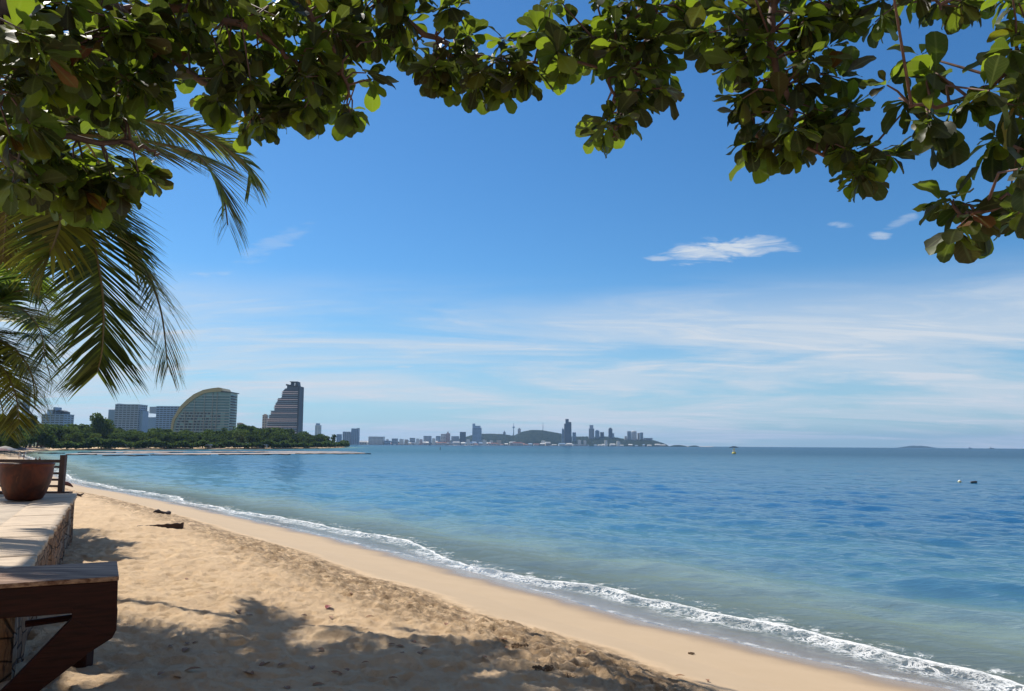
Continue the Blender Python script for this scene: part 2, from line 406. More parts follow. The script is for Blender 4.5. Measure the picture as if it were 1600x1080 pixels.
frontl = Mt.math('MULTIPLY', Mt.ramp(Mt.attr('film_edge'), .0, .25), Mt.ramp(Mt.attr('film_edge'), .75, .4))
trail = Mt.math('MULTIPLY', Mt.math('MULTIPLY', Mt.ramp(shn, -2.3, -1.6), Mt.ramp(shn, -1.0, -1.3)), Mt.math('MULTIPLY', lac, Mt.ramp(fn, .5, .66)))
foam = Mt.math('MAXIMUM', Mt.math('MULTIPLY', Mt.math('MULTIPLY', crest, brk), Mt.ramp(fine, .30, .5, .35, 1.0)), Mt.math('MULTIPLY', Mt.math('MULTIPLY', body, .85), Mt.ramp(Mt.noise(v, .9, 4, .6), .36, .56, .2, 1.0)))
foam = Mt.math('MAXIMUM', foam, Mt.math('MULTIPLY', frontl, Mt.ramp(fn, .42, .66, .0, .6)))
foam = Mt.math('MAXIMUM', foam, trail, clamp=True)
tr = Mt.n('ShaderNodeBsdfTransparent'); Mt.set(tr.inputs[0], Mt.mix(Mt.ramp(dep, 0, 3), (.97, .97, .95), (.70, .86, .80)))
df = Mt.n('ShaderNodeBsdfDiffuse'); Mt.set(df.inputs[0], wc); Mt.set(df.inputs['Normal'], b1)
bodys = Mt.mixs(Mt.ramp(dep, -.1, 5.5, .04, 1.0, False), tr.outputs[0], df.outputs[0])
gl = Mt.n('ShaderNodeBsdfGlossy'); Mt.set(gl.inputs['Roughness'], Mt.ramp(cd, 15, 300, .045, .14)); Mt.set(gl.inputs['Normal'], b1); Mt.set(gl.inputs['Color'], (.82, .93, 1.0))
fr = Mt.n('ShaderNodeFresnel'); fr.inputs[0].default_value = 1.33; Mt.set(fr.inputs['Normal'], b1)
ws = Mt.mixs(Mt.math('MULTIPLY', fr.outputs[0], Mt.math('MULTIPLY', Mt.ramp(dep, .5, 12, .25, .58), Mt.ramp(cd, 60, 500, 1.0, .5))), bodys, gl.outputs[0])
fs_ = Mt.pbsdf((.86, .86, .84), .6, Mt.bump(fn, .9, .06), 0, .3)
water_m = Mt.done(Mt.mixs(foam, ws, fs_))
fe = np.clip(((.28+(along-.5)*.8+(along2-.5)*.3)-s)/.5, 0, 3)*(s > -.9)
keep = (s[F].min(1) < 2.2)
wobj = npmesh('sea_water', np.stack([X, Y, Z], 1), F[keep], water_m, smooth=True, attrs={'shore': ('FLOAT', s), 'shore_wavy': ('FLOAT', sh), 'range': ('FLOAT', dist), 'film_edge': ('FLOAT', fe)})
tag(wobj, kind='structure')

# ================================================================== stone wall and terrace
TZ = CAM_H-1.5
def gz1(x, y): return float(ground_z(np.array([float(x)]), np.array([float(y)]))[0])
wf = atz(118, 770, TZ); wn_ = atz(38, 885, TZ)
wd = (wf-wn_).normalized(); wperp = Vector((wd.y, -wd.x, 0))      # towards the sea
J = wn_ - wd*((wn_.y-9.25)/wd.y); K1 = Vector((-8.6, 9.0, TZ)); K2 = Vector((-8.2, 3.9, TZ)); K = Vector((8.5, 3.4, TZ))
Mt = Mat('wall_stone'); v = Mt.coord('Object', (1, 1, .28))
f1 = Mt.noise(v, 7, 7, .7, .4); f2 = Mt.noise(Mt.coord('Object', (1, 1, .1)), 16, 5, .65)
f3 = Mt.noise(Mt.coord('Object'), 1.3, 3); jn = Mt.ramp(Mt.vor(Mt.coord('Object', (1, 1, 1.7)), 2.6, 'DISTANCE_TO_EDGE'), .0, .06)
cc = Mt.mix(Mt.ramp(f1, .3, .7), (.42, .25, .14), (.20, .115, .065)); cc = Mt.mix(Mt.ramp(f2, .50, .62), cc, (.085, .05, .035)); cc = Mt.mix(Mt.ramp(f3, .45, .7), cc, (.40, .34, .27)); cc = Mt.mix(jn, (.07, .045, .03), cc)
wall_m = Mt.done(Mt.pbsdf(cc, .85, Mt.bump(Mt.math('ADD', Mt.math('ADD', f1, f2), jn), 1, .10)))
Mt = Mat('coping_stone'); v = Mt.coord('Object', (1, 1, 1), (0, 0, R(28)))
f1 = Mt.noise(Mt.coord('Object', (.5, 3.2, 1), (0, 0, R(5))), 3, 7, .68, .5); f2 = Mt.noise(v, 22, 4, .6)
cc = Mt.mix(Mt.ramp(f1, .3, .7), (.68, .53, .37), (.46, .34, .235)); cc = Mt.mix(Mt.ramp(f1, .60, .70), cc, (.25, .18, .13))
cop_m = Mt.done(Mt.pbsdf(cc, .8, Mt.bump(Mt.math('ADD', Mt.math('MULTIPLY', f1, 1.0), Mt.math('MULTIPLY', f2, .25)), .7, .03)))
Mt = Mat('terrace_sandy_paving'); v = Mt.coord('Object'); f1 = Mt.noise(v, 2.2, 6, .65)
cc = Mt.mix(Mt.ramp(f1, .3, .7), (.58, .47, .35), (.40, .32, .24))
ter_m = Mt.done(Mt.pbsdf(cc, .9, Mt.bump(f1, .5, .03)))
root = empty('stone_wall', (wf.x, wf.y, 1.3)); tag(root, 'rough stone retaining wall with pale slab coping beside the sand', 'wall')
def tos(o, rt): o.location = Vector(o.location)-rt.location; return o
mb = []; vs = []; fs = []
# wall face as a wavy sheet with real relief, following F -> J -> K, with an end cap
path = [wf-wperp*.95, wf] ; 
L1 = (J-wf).length; n1_ = int(L1/.12); 
for i in range(1, n1_+1): path.append(wf+(J-wf)*(i/n1_))
n2_ = 20
for pa_, pb_ in ((J, K1), (K1, K2), (K2, K)):
    for i in range(1, n2_+1): path.append(pa_+(pb_-pa_)*(i/n2_))
nz = 14
def nrm(i):
    a = path[max(i-1, 0)]; b = path[min(i+1, len(path)-1)]; t = (b-a).normalized(); t.z = 0
    return Vector((-t.y, t.x, 0))
for i, p in enumerate(path):
    nn = nrm(i)
    for k in range(nz+1):
        z = .2 + (TZ-.085-.2)*k/nz
        rel = .13*(vnoise(np.array([i*.12]), np.array([z*.35]), 3.2, 61)[0]-.5) + .07*(vnoise(np.array([i*.12]), np.array([z*.3]), 9, 62)[0]-.5)
        bat = .05*(1-k/nz)
        q = p+nn*(rel+bat-.04); vs.append((q.x, q.y, z))
for i in range(len(path)-1):
    for k in range(nz):
        a = i*(nz+1)+k; fs.append((a, a+nz+1, a+nz+2, a+1))
o = npmesh('wall_face', vs, fs, wall_m, root, origin=None); o.location = -root.location
# terrace body and paving
tp = [path[0]-wd*0, wf, J, K, Vector((8.5, -14, 0)), Vector((-45, -14, 0)), Vector((-45, wf.y+1.5, 0))]
inset = lambda p: p
m = MB(); W_C = .85
tpin = [wf-wperp*W_C+Vector((0, 0, 0)), J-wperp*W_C+wd*.3, K1+Vector((-.6, .6, 0)), K2+Vector((-.6, -.5, 0)), K+Vector((-.2, -.5, 0)), Vector((8.5, -14, 0)), Vector((-45, -14, 0)), Vector((-45, wf.y-.1, 0)), ]
m.prism([Vector((p.x, p.y, .3)) for p in reversed(tpin)], (0, 0, TZ-.03-.3))
o = m.build('terrace', ter_m); tag(o, kind='structure')
# inner fill under the coping
# coping slabs
def slab(a, b, width, perp, name='coping_slab', drop=.085, over=.05):
    q = (b-a).normalized(); a2 = a+q*.006; b2 = b-q*.006
    nl = max(2, int((b2-a2).length/.12)); nw = 8; top = []
    rr = random.random()*100; dzz = random.uniform(-.004, .004)
    for i in range(nl+1):
        for j in range(nw+1):
            p = a2+(b2-a2)*(i/nl) + perp*over - perp*(width+over)*(j/nw)
            e = .06*(vnoise(np.array([p.x+rr]), np.array([p.y]), 5, 66)[0]-.5)
            if j == 0: p = p + perp*e*1.6
            z = TZ+dzz + .010*(vnoise(np.array([p.x]), np.array([p.y]), 4, 67)[0]-.5) - (.012 if j in (0, nw) or i in (0, nl) else 0)
            top.append((p.x, p.y, z))
    nt_ = len(top); bot = [(x, y, TZ-drop) for x, y, z in top]; vs = top+bot; fs = []
    ix = lambda i, j: i*(nw+1)+j
    for i in range(nl):
        for j in range(nw):
            fs.append((ix(i, j), ix(i+1, j), ix(i+1, j+1), ix(i, j+1)))
            fs.append(tuple(nt_+k for k in (ix(i, j), ix(i, j+1), ix(i+1, j+1), ix(i+1, j))))
    for i in range(nl):
        fs.append((ix(i, 0), nt_+ix(i, 0), nt_+ix(i+1, 0), ix(i+1, 0))); fs.append((ix(i+1, nw), nt_+ix(i+1, nw), nt_+ix(i, nw), ix(i, nw)))
    for j in range(nw):
        fs.append((ix(0, j+1), nt_+ix(0, j+1), nt_+ix(0, j), ix(0, j))); fs.append((ix(nl, j), nt_+ix(nl, j), nt_+ix(nl, j+1), ix(nl, j+1)))
    o = npmesh(name, vs, fs, cop_m, root); o.location = -root.location; return o
t = 0.0
while t < L1-.01:
    ln = random.uniform(1.7, 2.9); e = min(L1, t+ln)
    if L1-e < .8: e = L1
    slab(wf-wd*t, wf-wd*e, W_C, wperp); t = e
kd = (K-K2).normalized(); kp = Vector((-kd.y, kd.x, 0)); L2 = (K-K2).length; t = .05
while t < L2-.01:
    e = min(L2, t+2.3); slab(K2+kd*t, K2+kd*e, W_C, kp); t = e

# ------------------------------------------------------------------ heavy timber brace at the beach steps
Mt = Mat('dark_timber'); v = Mt.coord('Object', (1, 1, 1)); f1 = Mt.noise(Mt.coord('Object', (.6, .6, 6)), 5, 6, .6, .3)
nz_ = Mt.n('ShaderNodeNewGeometry'); sp = Mt.n('ShaderNodeSeparateXYZ'); Mt.t.links.new(nz_.outputs['Normal'], sp.inputs[0])
dk = Mt.mix(Mt.ramp(f1, .3, .75), (.040, .011, .008), (.016, .005, .004)); wt = Mt.mix(Mt.ramp(f1, .4, .6), (.20, .155, .135), (.09, .06, .052))
timber_m = Mt.done(Mt.pbsdf(dk, .55, Mt.bump(f1, .5, .015), 0, .2))
Mt = Mat('weathered_timber'); f1 = Mt.noise(Mt.coord('Object', (.35, 5, 5), (0, 0, R(4))), 3.5, 7, .65, .3)
wtim_m = Mt.done(Mt.pbsdf(Mt.mix(Mt.ramp(f1, .35, .65), (.42, .28, .19), (.12, .06, .04)), .5, Mt.bump(f1, .6, .012), 0, .05))
fl = atz(0, 912, TZ); frt = atz(186, 900, TZ); bl = atz(0, 886, TZ); brt = atz(185, 877.5, TZ)
pn = (frt-fl).cross(Vector((0, 0, 1))).normalized()
if pn.y > 0: pn = -pn                      # towards the camera
def onp(px, py, off=0.0):
    r_ = ray(px, py); q = fl+pn*off; return CAMP + r_*((q-CAMP).dot(pn)/r_.dot(pn))
root2 = empty('timber_handrail', (frt.x, frt.y, gz1(frt.x, frt.y))); tag(root2, 'heavy dark brown timber rail with upright and diagonal brace beside the stone wall', 'timber rail')
def part(name, mb, mat, rt, **k):
    return mb.build(name, mat, rt, origin=None, **k)
def loc0(o, rt): o.location = -Vector(rt.location); return o
back = -pn
ext = (fl-frt).normalized()*2.2
th = (bl-fl).dot(back)
m = MB(); A = onp(0, 918)+ext; B = onp(184.5, 907)
a0 = onp(0, 963)+ext; b0 = onp(183, 954)
m.prism([Vector((A.x, A.y, TZ-.055)), Vector((a0.x, a0.y, a0.z)), b0, Vector((B.x, B.y, TZ-.055))], back*.16)
loc0(m.build('rail_beam', timber_m, root2, bevel=.012), root2)
m = MB()
f0 = fl+ext+pn*.02; f1_ = frt+pn*.02
m.prism([Vector((f0.x, f0.y, TZ)), Vector((f0.x, f0.y, TZ-.052)), Vector((f1_.x, f1_.y, TZ-.052)), Vector((f1_.x, f1_.y, TZ))], back*th*.96)
loc0(m.build('top_board', wtim_m, root2, bevel=.01), root2)
m = MB(); m.prism([onp(112, 950, .006), onp(113, 1000, .006), onp(150, 1010, .006), onp(175, 998, .006), onp(182, 985, .006), onp(184, 952, .006)][::-1], back*.155)
loc0(m.build('upright', timber_m, root2, bevel=.01), root2)
m = MB(); m.prism([onp(113, 966, .012), onp(20, 1063, .012), onp(-60, 1140, .012), onp(-60, 1190, .012), onp(58, 1083, .012), onp(137, 1022, .012), onp(176, 997, .012)][::-1], back*.14)
loc0(m.build('diagonal_brace', timber_m, root2, bevel=.01), root2)
m = MB(); c0_ = atz(124, 1040, gz1(*atz(124, 1040, 1.4).xy)); 
m.box(c0_.x-.09, c0_.x+.09, c0_.y-.02, c0_.y+.16, c0_.z-.5, onp(124, 1000).z)
loc0(m.build('foot_post', timber_m, root2, bevel=.01), root2)
m = MB(); q0 = onp(40, 975, -.5); q1 = onp(125, 963, -.45); m.tube([q0, q1], .04, 6)
loc0(m.build('lower_rail', timber_m, root2), root2)

# ------------------------------------------------------------------ terrace railing behind the pot
rail_m = simple('railing_wood', (.085, .040, .030), (.045, .022, .018), 6, .55, .3)
ry = wf.y+.05
root3 = empty('terrace_railing', (at(97, 770, ry).x, ry, TZ)); tag(root3, 'dark brown slatted railing closing the end of the terrace behind the pot', 'railing')
pxp = at(95, 771, ry).x; pw = .15; ztop = at(97, 711, ry).z
m = MB(); m.box(pxp-pw/2, pxp+pw/2, ry-.07, ry+.07, TZ-.15, ztop); 
p_ = m.build('post', rail_m, root3, bevel=.008); loc0(p_, root3)
for dxp in (-3.6, -7.2, -10.8):
    m = MB(); m.box(pxp+dxp-pw/2, pxp+dxp+pw/2, ry-.07, ry+.07, TZ-.15, ztop); loc0(m.build('post', rail_m, root3), root3)
m = MB(); zt = at(60, 720.5, ry).z; m.box(pxp-14, pxp-pw/2, ry-.055, ry+.055, zt-.045, zt+.045); loc0(m.build('top_rail', rail_m, root3), root3)
for yy in (729.5, 739.5, 749.5, 759.5):
    m = MB(); zt = at(60, yy, ry).z; m.box(pxp-14, pxp-pw/2, ry-.018, ry+.018, zt-.032, zt+.032); loc0(m.build('slat', rail_m, root3), root3)
m = MB(); m.box(pxp-14, pxp+.3, ry-.1, ry+.1, TZ-.12, TZ+.03); loc0(m.build('bottom_rail', rail_m, root3), root3)

# ------------------------------------------------------------------ big glazed pot
Mt = Mat('glazed_clay'); v = Mt.coord('Object', (1, 1, .7)); f1 = Mt.noise(v, 2.6, 5, .6, .8); f2 = Mt.noise(v, 14, 4)
cc = Mt.mix(Mt.ramp(f1, .35, .65), (.13, .030, .012), (.05, .014, .008)); cc = Mt.mix(Mt.ramp(f1, .62, .78), cc, (.26, .07, .02)); cc = Mt.mix(Mt.ramp(f2, .6, .75), cc, (.03, .012, .01))
pot_m = Mt.done(Mt.pbsdf(cc, .5, Mt.bump(f2, .15, .01), 0, .3))
soil_m = simple('pot_soil', (.05, .035, .025), None, 12, .95, .8)
pc = atz(41, 783, TZ); pd = pc.y; pr = (at(82, 740, pd+.5).x-at(1, 740, pd+.5).x)/2/1.09; ph = at(41, 723.5, pd+.5).z-TZ
root4 = empty('clay_pot', (at(41, 745, pd+.5).x, pd+.5, TZ)); tag(root4, 'large empty brown glazed clay pot standing on the terrace by the railing', 'pot')
m = MB(); k = pr
m.lathe([(0, 0), (.58*k, 0), (.66*k, .03*ph), (.79*k, .20*ph), (.91*k, .45*ph), (.98*k, .70*ph), (.99*k, .88*ph), (.99*k, .93*ph), (1.02*k, .95*ph), (1.03*k, .985*ph), (1.0*k, 1.0*ph), (.94*k, 1.0*ph), (.91*k, .97*ph), (.89*k, .85*ph), (.80*k, .5*ph), (.7*k, .4*ph)], 56)
m.build('pot_body', pot_m, root4, smooth=True)
m = MB(); m.lathe([(.86*k, .70*ph), (.4*k, .72*ph), (0.01, .73*ph)], 32); m.build('soil', soil_m, root4, smooth=True)

# ------------------------------------------------------------------ driftwood and litter on the sand
drift_m = simple('old_wet_wood', (.075, .045, .038), (.04, .025, .02), 8, .8, .5, stretch=(.5, 3, 3))
def gp(px, py, z0=1.4):
    p = atz(px, py, z0)
    for _ in range(6): p = atz(px, py, gz1(p.x, p.y))
    return p
a = gp(214, 823); b = gp(285, 827)
m = MB(); ux = (b-a).normalized(); n = 14; up = []; lo = []
hmax = (827-817)/FPX*b.y*.95
for i in range(n+1):
    t = i/n; p = a.lerp(b, t); h = hmax*(.12+.88*t**1.1)*(1+.12*math.sin(i*2.3)); up.append(Vector((p.x, p.y, p.z+h))); lo.append(Vector((p.x, p.y, p.z-.12)))
m.prism(lo+up[::-1], (0, .09, 0)); o = m.build('buried_board', drift_m); o.location = (0, 0, 0)
def recenter(o):
    vv_ = np.array([v.co[:] for v in o.data.vertices]); c_ = vv_.mean(0); c_[2] = vv_[:, 2].min()
    for v_ in o.data.vertices: v_.co = v_.co-Vector(c_)
    o.location = Vector(o.location)+Vector(c_); return o
recenter(o); tag(o, 'long dark board half buried edge up in the dry sand', 'board')
a = gp(240, 802); b = gp(266, 804); pts = [a.lerp(b, i/8)+Vector((0, 0, .05+.06*math.sin(i*.9))) for i in range(9)]
m = MB(); m.tube(pts, [.03, .06, .09, .07, .10, .12, .11, .12, .05], 8); o = recenter(m.build('driftwood', drift_m, smooth=True)); tag(o, 'short dark driftwood log lying behind the half buried board', 'driftwood')
red_m = simple('red_brown_wood', (.16, .045, .035), (.08, .03, .025), 5, .7, .3)
a = gp(97, 759); b = gp(114, 761); m = MB(); hh_ = 4.5/FPX*a.y
m.tube([a.lerp(b, i/10)+Vector((0, 0, hh_*math.sin(.9+i/10*2.15)-.02)) for i in range(11)], [.10, .13, .16, .17, .17, .16, .15, .13, .10, .07, .03], 8)
o = recenter(m.build('curved_log', red_m, smooth=True)); tag(o, 'reddish brown curved log lying on the sand just past the railing post', 'log')
a = gp(121, 776); m = MB(); m.tube([a+Vector((-.35, 0, .02)), a+Vector((-.1, .05, .12)), a+Vector((.15, 0, .06)), a+Vector((.28, .1, .16))], [.05, .08, .07, .02], 7)
o = recenter(m.build('driftwood_stub', drift_m, smooth=True)); tag(o, 'small dark wood stub beside the far end of the stone wall', 'driftwood')
weed_m = simple('dried_seaweed', (.22, .14, .075), (.10, .06, .03), 20, .9, .6)
def clump(px, py, r, label, name='seaweed_clump'):
    c_ = gp(px, py); m = MB(); rr = random.Random(int(px))
    for i in range(46):
        a_ = rr.uniform(0, 6.28); q = r*rr.random()**.6; p = c_+Vector((math.cos(a_)*q, math.sin(a_)*q*.8, .01+.12*r*rr.random()*(1-q/r)))
        d = Vector((rr.uniform(-1, 1), rr.uniform(-1, 1), rr.uniform(-.1, .3)))*r*.35
        m.tube([p, p+d*.5+Vector((0, 0, .04*r)), p+d], [.010, .014, .004], 4)
    o = recenter(m.build(name, weed_m)); tag(o, label, 'seaweed', 'seaweed washed up on the beach'); return o
clump(887, 1058, .20, 'biggest dark seaweed clump on the shaded sand, nearest the bottom edge')
clump(847, 1046, .14, 'dark seaweed clump left of the biggest one on the shaded sand')
clump(811, 1010, .13, 'dark seaweed clump at the edge of the tree shadow')
clump(1080, 1022, .06, 'tiny seaweed shred on the smooth damp sand near the foam')
leaf_dry = simple('dry_leaf', (.34, .17, .07), (.18, .08, .035), 9, .7)
def flat_leaf(p, L, mat, rr):
    m = MB(); an = rr.uniform(0, 6.28); w = L*.5; c1 = Vector((math.cos(an), math.sin(an), 0)); c2 = Vector((-c1.y, c1.x, 0))
    lf, mdl, rt = [], [], []
    for i in range(6):
        t = i/5; wd_ = w*.5*math.sin(math.pi*min(1, t*.85+.08))*(1 if i < 5 else .15); cz_ = .03*math.sin(t*3)*L*4
        mdl.append(p+c1*L*t+Vector((0, 0, .012+cz_*.5))); lf.append(mdl[-1]+c2*wd_+Vector((0, 0, .25*wd_))); rt.append(mdl[-1]-c2*wd_+Vector((0, 0, .35*wd_)))
    vs = lf+mdl+rt; n = 6
    m.add(vs, [(i, i+1, n+i+1, n+i) for i in range(5)]+[(n+i, n+i+1, 2*n+i+1, 2*n+i) for i in range(5)])
    return m.build('fallen_leaf', mat)
rr = random.Random(3)
red_leaf_m = simple('red_leaf', (.30, .05, .025), (.2, .03, .02), 9, .6)
o = recenter(flat_leaf(gp(510, 952), .24, red_leaf_m, rr)); tag(o, 'single dark red fallen leaf on the churned dry sand', 'leaf')
for i in range(64):
    px = rr.uniform(230, 1150); py = rr.uniform(905, 1075)
    if px > 520+(py-900)*3.6: continue
    o = recenter(flat_leaf(gp(px, py), rr.uniform(.10, .2), leaf_dry, rr)); tag(o, 'small dry brown fallen leaf on the trampled sand', 'leaf', 'dry leaves scattered on the sand')
# ================================================================== foliage materials
def leafmat(name, dark, light, trans, gloss=.35, attr=True, under=None):
    Mt = Mat(name); a = Mt.attr('tone')
    cr = Mt.n('ShaderNodeAttribute', attribute_name='tint').outputs['Color'] if attr else None
    v = Mt.coord('Object'); f = Mt.noise(v, 14, 4)
    base = Mt.mix(a, dark, light)
    if attr: base = Mt.mix(1.0, base, cr, 'MULTIPLY')
    base = Mt.mix(Mt.math('MULTIPLY', f, .35), base, tuple(x*.5 for x in dark))
    if attr: base = Mt.mix(Mt.ramp(Mt.noise(v, 26, 3, .6), .60, .70, 0, .65), base, (.09, .05, .02))
    vn = Mt.attr('vein'); sv = Mt.math('ABSOLUTE', Mt.math('SINE', Mt.math('MULTIPLY', Mt.math('ADD', Mt.attr('along'), Mt.math('MULTIPLY', vn, .22)), 26.0)))
    vein = Mt.math('MAXIMUM', Mt.ramp(vn, .82, 1.0), Mt.math('MULTIPLY', Mt.ramp(sv, .22, .0), Mt.ramp(vn, .0, .15, 0, .7))) if attr else vn; base2 = Mt.mix(Mt.math('MULTIPLY', vein, .5), base, tuple(min(1, x*2.2+.02) for x in light))
    p = Mt.n('ShaderNodeBsdfPrincipled'); Mt.set(p.inputs['Base Color'], base2); p.inputs['Roughness'].default_value = gloss+.13
    p.inputs['Specular IOR Level'].default_value = .45
    tl = Mt.n('ShaderNodeBsdfTranslucent'); Mt.set(tl.inputs[0], Mt.mix(Mt.ramp(a, .15, .95, .12, .95), base2, trans, 'MIX'))
    return Mt.done(Mt.mixs(.46, p.outputs[0], tl.outputs[0]))
almond_m = leafmat('almond_leaf', (.028, .030, .011), (.058, .072, .018), (.32, .45, .022))
palm_m = leafmat('palm_leaflet', (.048, .075, .016), (.14, .155, .028), (.32, .42, .04), .4)
bark_m = simple('grey_brown_bark', (.20, .14, .115), (.10, .07, .06), 7, .85, .8, stretch=(1, 1, .35), bd=.03)
twig_m = simple('reddish_twig', (.17, .085, .06), (.09, .05, .04), 9, .7, .3)

# ------------------------------------------------------------------ leaves as one fast mesh
class Leaves:
    def __init__(s): s.V = []; s.F = []; s.tone = []; s.tint = []; s.vein = []; s.lt = []; s.n = 0
    def leaf(s, p, d, nrm_, L, w, curl, tone, tint, nl=5, fold=.25):
        side = d.cross(nrm_).normalized(); nn = side.cross(d).normalized(); b = s.n
        prof = (.06, .22, .42, .66, .86, .98, 1.0, .84, .22) if nl == 8 else (.07, .36, .74, .98, .90, .28)
        for i in range(nl+1):
            t = i/nl; c_ = p + d*(L*t) - nn*(curl*L*t*t); ww = w*.5*prof[i]
            if i == nl: c_ = c_ - d*(.02*L)
            for q, sg in enumerate((-1, 0, 1)):
                wob = (.06*L*math.sin(i*1.5+sg*1.3+tone*9))*abs(sg)
                v = c_+side*(sg*ww)+nn*(abs(sg)*ww*fold+wob*.5); s.V.append((v.x, v.y, v.z)); s.tone.append(tone); s.tint.append(tint); s.vein.append(1.0 if sg == 0 else 0.0); s.lt.append(t)
        for i in range(nl):
            for q in range(2):
                a = b+i*3+q; s.F.append((a, a+1, a+4, a+3))
        s.n += (nl+1)*3
    def build(s, name, mat, parent):
        return npmesh(name, s.V, s.F, mat, parent, smooth=True, attrs={'tone': ('FLOAT', s.tone), 'tint': ('FLOAT_COLOR', [(*c, 1) for c in s.tint]), 'vein': ('FLOAT', s.vein), 'along': ('FLOAT', s.lt)})
LR = random.Random(21)
def ltint():
    q = LR.random()
    if q < .42: return (1, 1, 1)
    if q < .62: return (1.3, 1.0, .9)
    if q < .74: return (1.8, 1.1, .8)
    if q < .83: return (.75, 1.1, 1.1)
    if q < .96: return (1.5, 1.9, 1.0)
    if q < .988: return (1.9, 1.35, .7)
    return (4.0, .7, .7)
def rosette(lv, c, axis, size, n):
    axis = axis.normalized(); a = axis.cross(Vector((0, 0, 1)) if abs(axis.z) < .9 else Vector((1, 0, 0))).normalized(); b = axis.cross(a)
    ph = LR.uniform(0, 6.28)
    for i in range(n):
        an = ph+i*2.399; op = R(LR.uniform(28, 98)); d = axis*math.cos(op)+(a*math.cos(an)+b*math.sin(an))*math.sin(op)
        d = (d+Vector((0, 0, -LR.uniform(.05, .75)))).normalized()
        nn = (Vector((LR.uniform(-.6, .6), LR.uniform(-.6, .6), 1))-d*d.z).normalized()
        L = size*LR.uniform(.5, 1.25); lv.leaf(c+d*.02, d, nn, L, L*LR.uniform(.50, .68), LR.uniform(-.05, .35), LR.random(), ltint(), 8, LR.uniform(.05, .4))

# ------------------------------------------------------------------ sea almond tree over the terrace
tr = empty('sea_almond_tree', (-5.4, 1.6, TZ)); tag(tr, 'broad leaved sea almond tree whose leafy limbs hang across the top of the view', 'tree')
def offs(pts): return [Vector(p)-tr.location for p in pts]
def smooth(pts, k=4):
    pts = [Vector(p) for p in pts]; out = []
    for i in range(len(pts)-1):
        p0 = pts[max(i-1, 0)]; p1 = pts[i]; p2 = pts[i+1]; p3 = pts[min(i+2, len(pts)-1)]
        for j in range(k):
            t = j/k; out.append(.5*((2*p1)+(p2-p0)*t+(2*p0-5*p1+4*p2-p3)*t*t+(3*p1-p0-3*p2+p3)*t**3))
    return out+[pts[-1]]
A_ = lambda *a: at(*a)
trunk = smooth([(-5.4, 1.6, TZ-.1), (-5.3, 1.9, 4.2), (-5.0, 2.4, 5.6), (-4.6, 3.2, 6.6), A_(-230, 150, 4.2)])
m = MB(); n = len(trunk); m.tube(offs(trunk), [.34-.16*i/(n-1) for i in range(n)], 14); m.build('trunk', bark_m, tr, smooth=True)
limbs = [
 (.17, .06, [A_(-230, 150, 4.2), A_(-90, 45, 4.5), A_(0, 8, 4.8), A_(95, -48, 5.1), A_(400, -150, 5.9), A_(700, -210, 6.4), A_(1050, -240, 6.7), A_(1450, -230, 6.6), A_(1800, -150, 6.0)]),
 (.05, .012, [A_(300, -120, 5.7), A_(430, -30, 6.3), A_(520, 70, 6.7), A_(545, 150, 6.8)]),
 (.05, .010, [A_(480, -170, 6.1), A_(580, -20, 6.8), A_(680, 60, 7.1), A_(800, 100, 7.2), A_(900, 95, 7.2)]),
 (.05, .012, [A_(1120, -240, 6.7), A_(1040, -60, 7.0), A_(1003, 10, 7.0), A_(962, 48, 7.0), A_(925, 60, 7.0)]),
 (.03, .008, [A_(1003, 10, 7.0), A_(962, 55, 6.95), A_(948, 120, 6.9), A_(968, 175, 6.8), A_(955, 215, 6.7)]),
 (.04, .008, [A_(1040, -60, 7.0), A_(1010, 60, 6.9), A_(985, 140, 6.8), A_(965, 215, 6.7)]),
 (.05, .010, [A_(1350, -235, 6.6), A_(1230, -40, 6.5), A_(1205, 80, 6.4), A_(1238, 170, 6.3), A_(1250, 225, 6.3), A_(1345, 262, 6.3)]),
 (.04, .010, [A_(1230, -40, 6.5), A_(1180, 60, 6.8), A_(1180, 200, 6.9), A_(1200, 245, 6.9)]),
 (.05, .010, [A_(1800, -150, 6.0), A_(1700, 10, 5.4), A_(1600, 90, 5.2), A_(1520, 150, 5.2), A_(1420, 168, 5.3)]),
 (.05, .010, [A_(1800, -150, 6.0), A_(1760, 120, 5.2), A_(1660, 280, 5.0), A_(1560, 325, 5.0), A_(1495, 338, 5.1)]),
 (.03, .008, [A_(1700, 10, 5.4), A_(1620, 150, 5.3), A_(1570, 225, 5.3)]),
 (.04, .010, [A_(1450, -230, 6.6), A_(1440, -60, 6.3), A_(1470, 15, 6.2)]),
 (.09, .02, [A_(-90, 45, 4.5), A_(-50, 150, 4.9), A_(5, 235, 5.4), A_(70, 275, 5.8), A_(140, 300, 6.2), A_(205, 285, 6.5)]),
 (.06, .012, [A_(95, -48, 5.1), A_(190, 20, 5.7), A_(290, 110, 6.3), A_(350, 150, 6.6), A_(400, 190, 6.8)]),
 (.05, .012, [A_(0, 8, 4.8), A_(90, 60, 5.2), A_(160, 130, 5.7), A_(230, 165, 6.1)]),
 (.05, .012, [A_(190, 20, 5.7), A_(330, 20, 6.1), A_(450, 90, 6.6), A_(500, 150, 6.8)]),
 (.05, .012, [A_(-50, 150, 4.9), A_(30, 170, 5.3), A_(60, 210, 5.6), A_(200, 225, 6.2), A_(250, 240, 6.4)]),
 (.07, .02, [(-4.6, 3.2, 6.6), (-3.5, 1.5, 8.0), (-1.5, 0.5, 9.0), (1.5, 0.0, 9.4)]),
 (.07, .02, [(-4.8, 2.8, 6.2), (-6.5, 4.0, 8.0), (-8.0, 6.0, 9.4), (-9.0, 7.5, 10)]),
 (.07, .02, [(-4.8, 2.8, 6.2), (-6.0, 1.0, 8.0), (-7.5, -1.5, 9.0)]),
]
lim_pts = []; lim_of = []; limbs_mb = []
